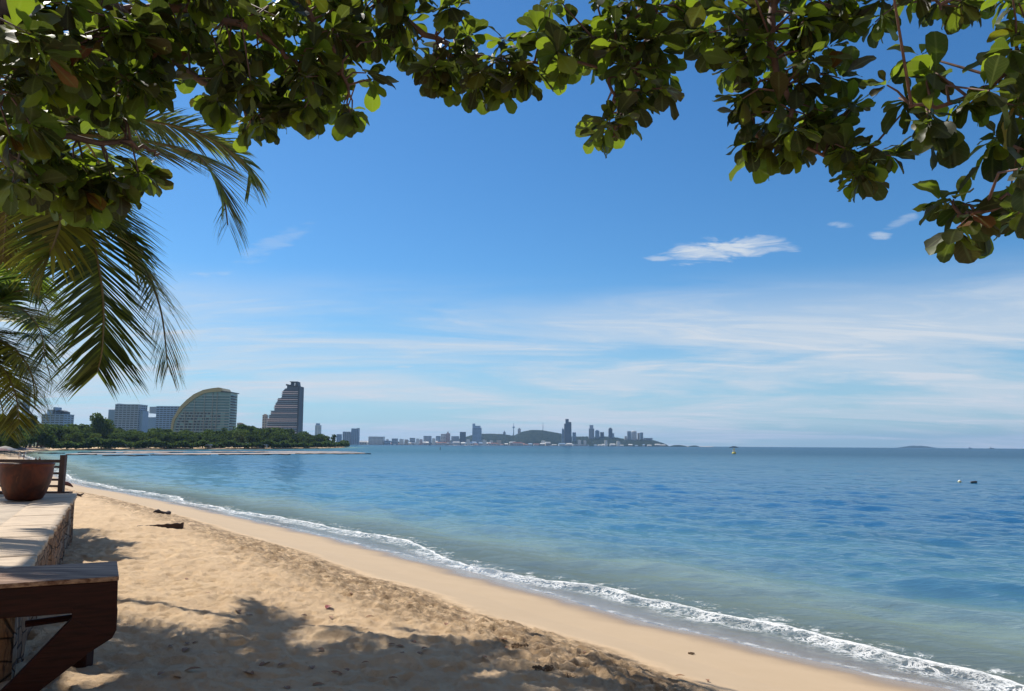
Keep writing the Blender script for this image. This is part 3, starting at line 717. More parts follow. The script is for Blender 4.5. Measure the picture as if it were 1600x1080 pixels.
for li_, (r0, r1, pts) in enumerate(limbs):
    sp_ = smooth(pts, 6); n = len(sp_)
    for i in range(1, n-1): sp_[i] = sp_[i]+Vector((LR.uniform(-1, 1), LR.uniform(-1, 1), LR.uniform(-1, 1)))*.025
    m = MB(); rad = [r0+(r1-r0)*(i/(n-1))**.8 for i in range(n)]; m.tube(offs(sp_), rad, 9); limbs_mb.append((m, bark_m if r0 > .055 else twig_m))
    for i in range(len(sp_)-1):
        for t in (0, .5): lim_pts.append(sp_[i].lerp(sp_[i+1], t)); lim_of.append(li_)
LP = np.array([p[:] for p in lim_pts])
# leaf bunches: (px, py, radius px, distance, how many)
C = [
 (30,75,55,4.7,9),(90,40,50,5.0,9),(40,135,50,5.0,9),(20,205,45,5.2,7),(60,185,26,5.4,3),(60,250,40,5.6,8),(120,285,40,6.0,10),(170,300,28,6.2,6),(205,285,24,6.4,5),(30,290,35,5.6,7),(95,312,26,6.0,5),(140,325,20,6.2,3),
 (130,90,48,5.3,9),(170,45,50,5.4,9),(210,90,48,5.7,10),(235,135,38,6.0,8),(200,150,40,5.9,7),(150,150,30,5.6,4),(175,190,24,6.1,3),
 (260,30,48,5.8,8),(330,20,50,6.0,9),(320,85,48,6.3,9),(370,130,46,6.5,10),(400,60,50,6.4,9),(345,160,25,6.6,4),(395,200,26,6.8,6),(425,175,30,6.8,6),(460,120,48,6.7,10),(460,30,50,6.5,8),(470,185,26,6.8,5),(520,150,40,6.8,9),(515,90,42,6.7,8),(525,30,45,6.7,8),(550,178,22,6.8,4),(575,60,36,6.9,6),(570,135,16,7.0,2),(590,15,40,6.9,6),
 (620,45,28,7.0,4),(640,85,22,7.1,3),(640,12,30,7.0,4),(680,105,26,7.1,5),(705,130,26,7.1,5),(700,28,22,6.6,3),(745,128,30,7.1,6),(780,140,26,7.1,5),(735,80,26,7.2,5),(790,95,28,7.2,5),(830,122,26,7.2,5),(830,75,20,7.0,2),(870,110,26,7.2,5),(905,105,28,7.2,5),(905,60,24,7.1,4),(870,15,18,7.2,2),(930,10,26,7.2,3),(940,85,24,7.0,4),
 (985,30,36,7.0,6),(965,60,30,7.0,5),(1000,85,36,6.9,7),(985,125,28,6.9,6),(1020,150,24,6.9,5),(975,170,22,6.8,4),(965,205,22,6.7,5),(1040,110,28,6.9,5),(940,225,14,6.7,2),
 (1050,40,42,6.9,7),(1100,20,45,6.8,7),(1100,75,36,6.8,6),(1135,110,24,6.8,5),(1160,40,46,6.7,8),(1220,20,48,6.5,8),(1185,95,34,6.6,6),(1240,75,44,6.4,8),(1290,35,42,6.3,7),(1270,90,36,6.2,6),(1230,130,34,6.4,6),(1320,15,30,6.3,4),
 (1185,165,30,6.6,6),(1180,210,28,6.8,6),(1190,245,26,6.9,6),(1240,190,34,6.4,7),(1285,170,28,6.4,5),(1300,135,18,6.3,2),(1240,235,30,6.5,7),(1290,225,28,6.4,6),(1310,260,26,6.3,6),(1345,262,28,6.3,6),(1345,290,14,6.3,3),(1385,255,20,6.3,4),(1325,180,14,6.3,2),
 (1375,25,30,6.2,5),(1420,8,26,6.2,4),(1470,25,30,6.2,6),(1500,20,26,6.2,5),(1545,0,24,6.0,3),(1375,48,14,6.0,1),
 (1420,165,36,5.3,5),(1460,140,34,5.2,5),(1400,150,26,5.3,3),(1455,195,30,5.3,5),(1500,165,34,5.2,5),(1440,105,18,5.3,1),(1490,205,20,5.2,2),(1545,150,34,5.2,5),(1590,60,36,5.1,5),(1590,110,40,5.1,6),(1580,175,34,5.2,6),(1550,225,24,5.3,4),(1600,225,30,5.2,5),(1580,15,30,5.2,4),
 (1500,320,30,5.1,5),(1520,355,34,5.0,5),(1575,320,34,5.0,5),(1595,355,30,5.0,5),(1470,330,16,5.1,1),(1490,365,16,5.1,1),(1600,290,30,5.1,4),
]
lv = Leaves(); tw = MB(); cnt = 0
def add_bunch(c, size=None, n=None, down=True):
    global cnt
    d2 = ((LP-np.array(c[:]))**2).sum(1); i = int(d2.argmin()); b = Vector(LP[i]); dist_ = math.sqrt(d2[i])
    ax = (c-b).normalized() if dist_ > .05 else Vector((0, 0, -1))
    ax = (ax+Vector((LR.uniform(-.5, .5), LR.uniform(-.5, .5), LR.uniform(-.7, .2)))).normalized()
    if dist_ > .04:
        mid = b.lerp(c, .5)+Vector((0, 0, .12*min(dist_, 1.5)))+Vector((LR.uniform(-.2, .2), LR.uniform(-.2, .2), LR.uniform(-.05, .1)))*min(1, dist_)
        limbs_mb[lim_of[i]][0].tube(offs([b, b.lerp(mid, .6), mid, c]), [.012, .010, .008, .006], 5, False)
    rosette(lv, c-tr.location, ax, size or LR.uniform(.17, .235), n or LR.randint(7, 11)); cnt += 1
for px, py, rad, d, k in C:
    if px < 330 and d > 5.2: k = k+1
    if px > 940 and k > 4: k -= 1
    if 1090 < px <= 1350 and k > 3: k -= 1
    if px > 1350: k = max(1, int(k*.55)); rad = rad*.7
    for _ in range(k):
        a = LR.uniform(0, 6.28); q = rad*LR.random()**.5*.86
        add_bunch(at(px+math.cos(a)*q, py-15+math.sin(a)*q*.85, d+LR.gauss(0, .28)), size=LR.uniform(.17, .25)*((d/6.4)**.3 if px < 1350 else 1.05))
# crown out of the frame: above and behind, where it stands over the terrace
for _ in range(130):
    r_ = LR.random(); b = Vector(LP[LR.randrange(len(LP))]); c_ = b+Vector((LR.gauss(0, .8), LR.gauss(0, .8), LR.gauss(.15, .4)))
    rel = c_-CAMP; 
    if rel.y > .3:
        px = 800+FPX*rel.dot(_r)/rel.dot(_f); py = 540-FPX*rel.dot(_u)/rel.dot(_f)
        if -10 < px < 1610 and py > -45: continue
    if rel.length < 1.2: continue
    add_bunch(c_, n=8)
crown = lv.build('crown', almond_m, tr)
for m_, mt_ in limbs_mb: m_.build('limb', mt_, tr, smooth=True)

# ------------------------------------------------------------------ coconut palms
FR = random.Random(5)
def frond(name, lv_m, P, nl, Lmax, parent, tint, hang=.55, width=.045, gaps=.05):
    """P: three or four world control points of the rachis; leaflets hang from both sides"""
    rt = Vector(parent.location); pts = smooth(P, 8); 
    cum = [0]; 
    for i in range(1, len(pts)): cum.append(cum[-1]+(pts[i]-pts[i-1]).length)
    T = cum[-1]
    def pos(t):
        s_ = t*T
        for i in range(1, len(pts)):
            if cum[i] >= s_: 
                k = (s_-cum[i-1])/max(1e-6, cum[i]-cum[i-1]); return pts[i-1].lerp(pts[i], k), (pts[i]-pts[i-1]).normalized()
        return pts[-1], (pts[-1]-pts[-2]).normalized()
    m = MB(); k = len(pts); m.tube([p-rt for p in pts], [.045*(1-.85*i/(k-1))+.004 for i in range(k)], 6); ra = m.build('rachis', palmstem_m, None, smooth=True)
    L = Leaves(); yaw = FR.uniform(-.3, .3)
    for i in range(nl):
        t = .10+.90*(i/(nl-1)); p, tg = pos(t)
        up = Vector((0, 0, 1)); side = tg.cross(up)
        if side.length < .25: side = (P[1]-P[0]).cross(up)
        side.normalize()
        ln = Lmax*(.35+.65*math.sin(math.pi*min(1, (t*.86+.12)))**.45)*FR.uniform(.86, 1.1)
        if t > .93: ln *= .8
        for sg in (-1, 1):
            if FR.random() < gaps: continue
            lift = FR.uniform(.0, .28)
            d = (side*sg*(1.0-.55*max(0, t-.3))+tg*(.5+.45*max(0, t-.35))+Vector((0, 0, lift-.1))).normalized()
            tn = FR.random(); tt = tint(t) if callable(tint) else tint
            b = L.n; w = width*1.45*FR.uniform(.8, 1.15); q = p.copy()-rt; dd = d.copy(); ns = 5
            for j in range(ns+1):
                u = j/ns; ww = w*.5*(1.0 if 0 < j < 3 else (.6 if j == 0 else (.75 if j == 3 else (.45 if j == 4 else .06))))
                sd_ = dd.cross(Vector((0, 0, 1))); sd_ = sd_.normalized() if sd_.length > .15 else tg.copy()
                ed = (sd_*.45+tg*.9).normalized()
                for sgn in (-1, 1):
                    v = q+ed*(sgn*ww); L.V.append((v.x, v.y, v.z)); L.tone.append(tn); L.tint.append(tt); L.vein.append(0); L.lt.append(0)
                if j < ns:
                    q = q+dd*(ln/ns); dd = (dd+Vector((0, 0, -hang*(.16+.42*u)))+Vector((FR.uniform(-.05, .05), FR.uniform(-.05, .05), 0))).normalized()
            for j in range(ns):
                a = b+j*2; L.F.append((a, a+1, a+3, a+2))
            L.n += (ns+1)*2
    fo = L.build(name, lv_m, parent); ra.parent = fo
    return fo
palmstem_m = simple('palm_rachis', (.20, .14, .05), (.12, .09, .03), 5, .6)
palmbark_m = simple('palm_bark', (.17, .135, .11), (.09, .07, .06), 5, .9, .8, stretch=(.4, .4, 3), bd=.04)
def palm_trunk(parent, pts, r0, r1):
    sp_ = smooth(pts, 14); n = len(sp_); m = MB(); rt = Vector(parent.location)
    m.tube([p-rt for p in sp_], [(r0+(r1-r0)*(i/(n-1)))*(1.0+.05*(i % 2)) for i in range(n)], 12); m.build('trunk', palmbark_m, parent, smooth=True)
def green(t): return (1.0+.25*t, 1.15, .85)
def yel(t): return (1.7+.5*t, 1.45-.1*t, .75)
def dead(t): return (1.9, .9, .8)
D = 15.0
cA = at(78, 212, D)
baseA = Vector((cA.x-3.4, cA.y-.6, TZ-.1))
pa = empty('coconut_palm', baseA); tag(pa, 'near coconut palm with big green and yellow fronds hanging behind the almond leaves', 'palm')
palm_trunk(pa, [baseA, baseA+Vector((.7, .2, 4.5)), cA+Vector((-1.6, -.4, -3.2)), cA+Vector((0, 0, -.3))], .24, .15)
def fr(px_pts, nl=80, L=1.25, tint=green, hang=.5, width=.05, parent=None, base=None, nm='frond', gaps=.05):
    P = [base or cA]+[at(*q) for q in px_pts]; return frond(nm, palm_m, P, nl, L, parent or pa, tint, hang, width, gaps)
fr([(160, 212, 14.7), (250, 225, 14.4), (310, 245, 14.1), (346, 300, 14.1), (356, 352, 14.1)], 126, 1.45, green, .2, .055)
fr([(150, 185, 15.5), (240, 190, 16.0), (320, 212, 16.4), (380, 252, 16.6), (392, 285, 16.6)], 126, 1.35, green, .25, .055)
fr([(118, 272, 14.4), (142, 360, 13.9), (160, 460, 13.7), (160, 540, 13.6), (152, 582, 13.7)], 190, 1.63, green, .22, .06, gaps=.02)
fr([(125, 262, 15.0), (160, 330, 14.9), (215, 400, 15.2), (250, 480, 15.2), (262, 575, 15.2)], 150, 1.5, lambda t: (1.35, 1.05, .75), .22, .06)
fr([(95, 250, 14.2), (100, 320, 13.4), (85, 380, 13.0), (62, 430, 12.9)], 105, 1.29, yel, .35, .055)
fr([(130, 140, 15.0), (190, 70, 15.0), (245, 35, 15.2), (290, 45, 15.4)], 114, 1.03)
fr([(90, 150, 15.4), (120, 60, 15.8), (165, 0, 16.2), (215, -25, 16.6)], 114, 1.03)
fr([(100, 190, 14.2), (150, 170, 13.1), (200, 190, 12.3), (225, 235, 11.8)], 114, 1.03)
fr([(40, 190, 15.3), (-40, 200, 15.6), (-110, 250, 15.8), (-140, 330, 15.8)], 105, 1.03)
fr([(50, 150, 14.7), (0, 90, 14.2), (-60, 70, 13.9), (-120, 110, 13.6)], 105, 1.03)
fr([(55, 230, 14.7), (30, 262, 14.2), (14, 310, 14.1), (8, 370, 14.1), (5, 405, 14.1)], 90, 0.77, dead, .7, .045)
fr([(60, 240, 15.8), (20, 300, 16.6), (-30, 380, 17.0)], 90, 1.03)
fr([(100, 200, 16.2), (140, 230, 17.8), (175, 300, 18.6), (190, 360, 18.8)], 105, 1.03)
fr([(70, 160, 13.4), (60, 130, 12.0), (40, 150, 10.7)], 105, 1.03)
nutm = simple('coconut_husk', (.16, .13, .03), (.09, .10, .03), 4, .55)
for i in range(7):
    m = MB(); rr_ = .12; c_ = cA-Vector(pa.location)+Vector((FR.uniform(-.35, .35), FR.uniform(-.35, .35), -.45+FR.uniform(-.15, .1)))
    m.lathe([(0.001, -rr_*1.15), (rr_*.6, -rr_*.85), (rr_, 0), (rr_*.7, rr_*.8), (.001, rr_*1.1)], 10, c_); m.build('coconut', nutm, pa, smooth=True)

cB = at(-32, 505, 25.0); baseB = Vector((cB.x-1.5, cB.y+.5, 1.4))
pb = empty('coconut_palm', baseB); tag(pb, 'farther coconut palm with bluish sheen fronds reaching in from the left edge', 'palm')
palm_trunk(pb, [baseB, baseB+Vector((.2, 0, 2)), cB+Vector((-.3, 0, -1.2)), cB+Vector((0, 0, -.2))], .22, .16)
def frb(px_pts, **k): k.setdefault('L', 1.55); k.setdefault('width', .072); k.setdefault('nl', 84); k.setdefault('hang', .38); return fr(px_pts, parent=pb, base=cB, **k)
blu = lambda t: (1.1, 1.5, 1.5)
frb([(10, 462, 25), (45, 455, 25), (72, 480, 25), (80, 520, 25)], tint=blu, hang=.5)
frb([(0, 440, 25.5), (25, 418, 26), (50, 422, 26.5), (68, 455, 27)], tint=blu)
frb([(-10, 430, 24.5), (0, 390, 24), (16, 385, 23.5), (28, 420, 23)], tint=blu)
frb([(5, 520, 24.5), (40, 522, 24), (64, 545, 24), (82, 600, 24)], tint=blu)
frb([(0, 545, 25), (28, 560, 25), (50, 590, 25), (55, 640, 25)], tint=green)
frb([(-15, 555, 24), (8, 580, 23.5), (25, 620, 23.2), (30, 662, 23.2)], tint=yel, hang=.4)
frb([(-20, 560, 24.5), (-8, 600, 24.2), (4, 640, 24.2), (6, 670, 24.2)], tint=yel, hang=.4)
frb([(10, 500, 26), (45, 495, 28), (60, 510, 29)], tint=green)
frb([(0, 480, 24), (35, 485, 23.4), (62, 515, 23), (70, 555, 23)], tint=green)
frb([(-5, 530, 23.8), (22, 545, 23.2), (45, 575, 23), (60, 615, 23)], tint=yel)
frb([(-80, 470, 25), (-120, 480, 25), (-150, 540, 25)], tint=green)
frb([(-70, 520, 26), (-100, 560, 26.5), (-120, 620, 27)], tint=green)

# its crown stands above and left of the view; the sun behind it throws the big shadow on the near sand
st_ = empty('rain_tree', (-13.5, 14.0, TZ)); tag(st_, 'tall spreading rain tree beyond the left edge that shades the near sand', 'tree')
rr_ = random.Random(77); Ls = Leaves(); so = Vector(st_.location); m = MB()
m.tube(smooth([(0, 0, -.1), (.3, .2, 4), (.2, .6, 8), (.8, 1.2, 11)], 5), [.36-.012*i for i in range(16)], 12); m.build('trunk', bark_m, st_, smooth=True)
mbr = MB(); tops = []
for (gx, gy, r_, k_) in ((300,1035,.5,12),(385,1008,.5,18),(420,1050,.6,24),(330,1080,.5,10),(560,1005,.4,14),(680,1020,.6,28),(700,1075,.6,26),(760,1035,.55,26),(830,1060,.9,44),(880,1030,.5,18),(930,1068,.8,36),(1010,1062,.6,26),(1080,1070,.7,30),(1160,1080,.6,22),(400,1110,.6,20),(680,1110,1.0,36),(850,1110,1.1,36),(960,1003,.3,9),(905,990,.18,4),(330,985,.2,5),(1120,1110,1.0,40),(1230,1078,.5,26),(1040,1042,.5,18),(1130,1066,.5,22),(1180,1095,.7,30),(1000,1095,.8,30),(520,985,.25,7),(640,1000,.3,8)):
    g0 = atz(gx, gy, 1.3); g0 = atz(gx, gy, gz1(g0.x, g0.y))
    h = 11.0
    while h < 22:
        q = g0+sd*(h/sd.z); rel = q-CAMP
        px_ = 800+FPX*rel.dot(_r)/rel.dot(_f); py_ = 540-FPX*rel.dot(_u)/rel.dot(_f)
        if px_ < -70 or py_ < -60: break
        h += .4
    tops.append(q-so)
    for i in range(int(k_*.42)):
        c_ = q-so+Vector((rr_.gauss(0, r_), rr_.gauss(0, r_), rr_.gauss(0, .5)))
        if rr_.random() < .15: c_ = c_+Vector((rr_.gauss(0, .6), rr_.gauss(0, .6), 0))
        rosette(Ls, c_, Vector((rr_.gauss(0, 1), rr_.gauss(0, 1), -.1)), rr_.uniform(.22, .34), 8)
for t_ in tops:
    s0 = Vector((.8, 1.2, 10.5)); mid = s0.lerp(t_, .5)+Vector((0, 0, 1.0)); mbr.tube(smooth([s0, mid, t_], 4), [.13, .12, .11, .10, .08, .06, .05, .04, .03], 7)
lp_ = []
for (gx, gy) in ((150,934),(190,940),(300,955),(430,970),(560,990),(640,1012),(760,1040)):
    g0 = atz(gx, gy, 1.3); g0 = atz(gx, gy, gz1(g0.x, g0.y)); q = g0+sd*(15.0/sd.z); lp_.append(q-so)
mbr.tube(smooth([Vector((.8, 1.2, 10.8))]+lp_, 5), .10, 8)
mbr.build('branches', bark_m, st_, smooth=True); Ls.build('crown', almond_m, st_)
# ================================================================== headland trees
bsh_leaf = []
def crown_mat(name, dark, light):
    Mt = Mat(name); a = Mt.attr('tone'); base = Mt.mix(a, dark, light); v = Mt.coord('Object'); f = Mt.noise(v, .5, 3)
    base = Mt.mix(Mt.ramp(f, .35, .7, 0, .5), base, tuple(x*.6 for x in dark))
    p = Mt.n('ShaderNodeBsdfDiffuse'); Mt.set(p.inputs[0], base); tl = Mt.n('ShaderNodeBsdfTranslucent'); Mt.set(tl.inputs[0], Mt.mix(.5, base, (.18, .27, .05)))
    return Mt.done(Mt.mixs(.42, p.outputs[0], tl.outputs[0]))
cm1 = crown_mat('broadleaf_crown', (.022, .044, .015), (.11, .16, .036))
cm2 = crown_mat('dark_crown', (.014, .030, .013), (.055, .088, .028))
cm3 = crown_mat('yellow_green_crown', (.05, .085, .02), (.20, .25, .05))
far_bark = simple('far_bark', (.10, .075, .06), None, 3, .9)
def far_tree(seed, h, w, mat, shape='round', nleaf=2600):
    r_ = np.random.default_rng(seed); rr_ = random.Random(seed)
    rt = empty('headland_tree', (0, 0, 0)); m = MB()
    m.tube([(0, 0, -.5), (.15, 0, h*.3), (0, .2, h*.6)], [.32, .24, .14], 7)
    lobes = []
    for i in range(13):
        a = rr_.uniform(0, 6.28); q = rr_.random()**.6*w*.36; 
        if shape == 'round': z = h*(.16+.66*rr_.random()); rl = w*rr_.uniform(.16, .27); z = min(z, h-rl*.7)
        elif shape == 'tall': z = h*(.25+.68*rr_.random()); q *= (1.05-z/h); rl = w*rr_.uniform(.13, .22)
        else: z = h*(.55+.3*rr_.random()); q *= 1.25; rl = w*rr_.uniform(.13, .2)
        lobes.append((math.cos(a)*q, math.sin(a)*q, z, rl))
        m.tube([(0, .1, h*.35), (math.cos(a)*q*.6, math.sin(a)*q*.6, z*.8), (math.cos(a)*q, math.sin(a)*q, z)], [.12, .08, .03], 5)
    m.build('trunk', far_bark, rt)
    V = []; T = []
    per = nleaf//len(lobes)
    for (x, y, z, rl) in lobes:
        dr = r_.normal(size=(per, 3)); dr /= np.linalg.norm(dr, axis=1)[:, None]; rad = rl*(.72+.34*r_.random((per, 1)))
        c_ = np.array([x, y, z])+dr*rad*np.array([1.15, 1.15, .72])
        t1 = np.cross(dr, r_.normal(size=(per, 3))); t1 /= np.linalg.norm(t1, axis=1)[:, None]; t2 = np.cross(dr, t1)
        t1 = t1+dr*r_.normal(0, .45, (per, 1)); t2 = t2+dr*r_.normal(0, .45, (per, 1))
        sz = (.16+.22*r_.random((per, 1)))*(w/9)
        q = np.stack([c_-t1*sz-t2*sz*.6, c_+t1*sz-t2*sz*.6, c_+t1*sz*.7+t2*sz*.7, c_-t1*sz*.7+t2*sz*.7], 1); V.append(q.reshape(-1, 3)); T.append(np.repeat(np.clip(rr_.random()*.5+.5*r_.random(per), 0, 1), 4))
    V = np.concatenate(V); F = np.arange(len(V)).reshape(-1, 4)
    npmesh('crown', V, F, mat, rt, attrs={'tone': ('FLOAT', np.concatenate(T))}); return rt
protos = [far_tree(1, 11, 11, cm1), far_tree(2, 11, 9, cm2), far_tree(3, 11, 12, cm1), far_tree(4, 11, 10, cm3), far_tree(5, 11, 6.5, cm2, 'tall'), far_tree(6, 11, 12, cm2, 'round')]
for p in protos: reg(p)
used_p = set()
def place(kind, px, pytop, d, label, group=None, wk=1.0):
    top = at(px, pytop, d); g = 1.6; h = max(2.5, top.z-g); sc = h/11
    o = protos[kind] if kind not in used_p else copy_tree(protos[kind]); used_p.add(kind)
    o.location = (top.x, d, g); o.rotation_euler.z = HR.uniform(0, 6.28); w = sc*wk*HR.uniform(.9, 1.2); o.scale = (w, w, sc)
    tag(o, label, 'tree', group); return o
HR = random.Random(9)
def prof(px):
    return float(np.interp(px, [-60, 0, 25, 50, 70, 100, 125, 150, 200, 260, 300, 340, 370, 400, 430, 470, 500, 530, 545], [640, 648, 655, 660, 660, 661, 664, 668, 670, 668, 672, 671, 668, 666, 668, 672, 676, 682, 686]))
def dist_shore(px):   # forward distance of the beach at that column
    yw = float(np.interp(px, [30, 38, 70, 130, 220, 320, 420, 500, 545], [711, 706.5, 704.2, 703.6, 703.0, 702.4, 702.0, 701.0, 699.3]))
    return min(atz(px, yw, 0).y+3, float(np.interp(px, [-60, 0, 40], [190, 225, 300])) if px < 40 else 1e9)
place(2, 155, 644, 470, 'tall dark spreading tree standing left of the grey blue hotel block', None, .62)
place(4, 50, 648, 330, 'small dark tree rising alone left of the building with a rooftop canopy')
place(5, 384, 660, 690, 'rounded tree rising above the others between the curved hotel and the stepped tower', None, .8)
place(3, 195, 690, 500, 'low bright yellow green bush on the beach front left of the curved hotel', None, 1.5)
place(1, 340, 672, 610, 'dark dense tree standing in front of the curved hotel facade')
place(0, 20, 672, 215, 'leafy green tree at the far left edge behind the beach umbrellas')
def zone(x):
    for lim, nm in ((30, 'at the left edge behind the beach parasols'), (62, 'left of the building with the rooftop canopy'), (100, 'in front of the building with the rooftop canopy'), (145, 'just left of the tall spreading tree'), (165, 'around the tall spreading tree'), (218, 'in front of the grey blue hotel block'), (266, 'in front of the long blue grey apartment block'), (312, 'below the left half of the curved hotel'), (360, 'below the right half of the curved hotel'), (408, 'between the curved hotel and the stepped tower'), (468, 'below the stepped tower'), (502, 'below the small white and blue tower')):
        if x < lim: return nm
    return 'at the tapering tip of the headland'
GRP = 'trees lining the shore of the near headland'
px = -50
while px < 546:
    dd_ = dist_shore(px)
    for row, (dk_, lowr) in enumerate(((1.0, 12), (1.07, 5), (1.16, 0))):
        if row == 0 and HR.random() < .22: continue
        x_ = px+HR.uniform(-6, 6); yt = prof(x_)+lowr*HR.uniform(.5, 1.3)+HR.uniform(-3, 4)
        if x_ > 546: continue
        kx = HR.choice([0, 1, 2, 5, 0, 3, 4, 1, 5])
        place(kx, x_, yt, dd_*dk_*HR.uniform(1.0, 1.05)+14,
              ('front row beach tree ', 'mid wood tree ', 'back row tree top ')[row]+zone(x_), GRP, 1.15)
    px += HR.uniform(9, 14)

# low scrub filling the foot of the headland wood
c_pts = np.array([xy(*q) for q in ((60,704.6),(130,703.6),(220,703.0),(320,702.4),(420,702.0),(500,701.0),(545,699.3))]); VS = []; TS = []
rg_ = np.random.default_rng(12); seg = np.hypot(*(c_pts[1:]-c_pts[:-1]).T); cs = np.concatenate([[0], np.cumsum(seg)]); nq = 26000
tt_ = rg_.random(nq)*cs[-1]; bx_ = np.interp(tt_, cs, c_pts[:, 0]); by_ = np.interp(tt_, cs, c_pts[:, 1])
off_ = 7+10*rg_.random(nq)+3*np.sin(tt_*.09); hh_s = (1.2+3.6*vnoise(tt_, tt_*0, .11, 55)+1.2*vnoise(tt_, tt_*0, .5, 56))*rg_.random(nq)**.6
cc_ = np.stack([bx_+rg_.normal(0, .6, nq)-off_*.25, by_+off_, 1.2+hh_s], 1)
a1 = rg_.normal(size=(nq, 3)); a1 /= np.linalg.norm(a1, axis=1)[:, None]; a2 = np.cross(a1, rg_.normal(size=(nq, 3))); a2 /= np.linalg.norm(a2, axis=1)[:, None]; sz_ = .3+.35*rg_.random((nq, 1))
VS = np.stack([cc_-a1*sz_-a2*sz_, cc_+a1*sz_-a2*sz_, cc_+a1*sz_+a2*sz_, cc_-a1*sz_+a2*sz_], 1).reshape(-1, 3)
o = npmesh('undergrowth', VS, np.arange(nq*4).reshape(-1, 4), cm2, attrs={'tone': ('FLOAT', np.repeat(rg_.random(nq), 4))}); tag(o, 'dense low green scrub at the foot of the headland trees', 'undergrowth', kind='stuff')

# ================================================================== buildings
def bmat(name, c, rough=.6): return simple(name, c, tuple(x*.88 for x in c), .25, rough)
M_pale = bmat('pale_concrete', (.72, .72, .70)); M_grey = bmat('grey_concrete', (.38, .46, .56)); M_blue = bmat('blue_grey_render', (.30, .44, .62)); M_white = bmat('white_render', (.78, .78, .76))
M_beige = bmat('beige_render', (.55, .47, .38)); M_dark = bmat('dark_cladding', (.06, .065, .075)); M_gold = bmat('bronze_shell', (.62, .52, .28)); M_pink = bmat('pinkish_render', (.60, .44, .40)); M_mauve = bmat('mauve_slab', (.78, .66, .68)); M_red = bmat('clay_roof', (.30, .12, .08))
Mt = Mat('window_glass'); glass_m = Mt.done(Mt.pbsdf((.035, .055, .08), .12, None, 0, .8))
Mt = Mat('teal_glass'); teal_m = Mt.done(Mt.pbsdf((.14, .30, .34), .15, None, 0, .8))
def building(px0, px1, pytop, d, mat, label, cat='building', depth=None, fl=3.4, extra=(), win=True, cols=0, group=None, name='high_rise_building', pybase=None, winmat=None):
    x0 = at(px0, 690, d).x; x1 = at(px1, 690, d).x; z1 = at((px0+px1)/2, pytop, d).z; z0 = 1.0 if pybase is None else at((px0+px1)/2, pybase, d).z
    dp = depth or (x1-x0)*.8; cx_ = (x0+x1)/2
    rt = empty(name, (cx_, d, z0)); tag(rt, label, cat, group)
    w = (x1-x0)/2; H = z1-z0
    m = MB(); m.box(-w, w, 0, dp, 0, H); 
    m.build('wall', mat, rt)
    if win and H > 8:
        nf = max(2, int(H/fl)); nf = min(nf, 40)
        step = H/nf; kk = 1 if nf <= 24 else 2
        for i in range(0, nf, kk):
            m = MB(); za = step*i+step*.28; zb = za+step*.46*kk
            if zb > H-.3: continue
            nb = cols or max(2, int(2*w/7)); bw = 2*w/nb
            for q in range(nb): m.box(-w+bw*(q+.12), -w+bw*(q+.88), -.12, .3, za, zb)
            for q in range(max(1, int(dp/8))):
                m.box(w-.3, w+.12, dp/max(1, int(dp/8))*(q+.15), dp/max(1, int(dp/8))*(q+.85), za, zb)
            m.build('window_row', winmat or glass_m, rt)
    m = MB(); m.box(-w-.3, w+.3, -.3, dp+.3, H+.003, H+1.0); m.build('parapet', mat, rt)
    for (ex0, ex1, ez0, ez1, mt, nm) in extra:      # fractions of width, py values
        a0 = -w+2*w*ex0; a1 = -w+2*w*ex1; zz0 = (at((px0+px1)/2, ez0, d).z-z0) if ez0 else H; zz1 = at((px0+px1)/2, ez1, d).z-z0
        m = MB(); m.box(a0, a1, dp*.15, dp*.8, zz0+(.004 if not ez0 else 0), zz1); m.build(nm, mt, rt)
    return rt
building(29.5, 38, 602, 1500, M_blue, 'slim blue grey tower half hidden behind the farther palm fronds', 'tower')
b = building(62, 97, 648, 1250, M_blue, 'blue grey building with a thin rooftop canopy left of the tall spreading tree', extra=((.15, .55, None, 640, M_blue, 'roof_block'), (.42, .5, None, 636, M_blue, 'lift_tower'), (.70, .76, None, 643, M_dark, 'canopy_post'), (.84, .90, None, 643, M_dark, 'canopy_post')))
m = MB(); W_ = (at(97, 690, 1250).x-at(62, 690, 1250).x)/2; zc_ = at(80, 643, 1250).z-1.0; m.prism([Vector((W_*.0, 1, zc_)), Vector((W_*.95, 1, zc_)), Vector((W_*.75, 1, zc_+1.6)), Vector((W_*.5, 1, zc_+2.6)), Vector((W_*.2, 1, zc_+1.2))], (0, 14, 0)); m.build('roof_canopy', M_dark, b)
building(176, 213, 632.5, 1500, M_grey, 'wide grey blue hotel block with vertical bays behind the headland trees', extra=((.0, .12, None, 630.5, M_grey, 'roof_block'), (-.33, .0, 690, 640, M_blue, 'side_wing'), (1.0, 1.14, 690, 641.5, M_blue, 'side_wing'), (.25, .28, 690, 633, M_pale, 'pilaster'), (.5, .53, 690, 633, M_pale, 'pilaster'), (.75, .78, 690, 633, M_pale, 'pilaster')), fl=4)
building(241, 285, 635.5, 1600, M_blue, 'long blue grey apartment block partly behind the curved hotel', fl=4, extra=((-.45, .0, 690, 652, M_blue, 'low_wing'), (-.30, .0, None, 646, M_grey, 'roof_block')))
M_slabb = bmat('slab_blue', (.60, .74, .76))
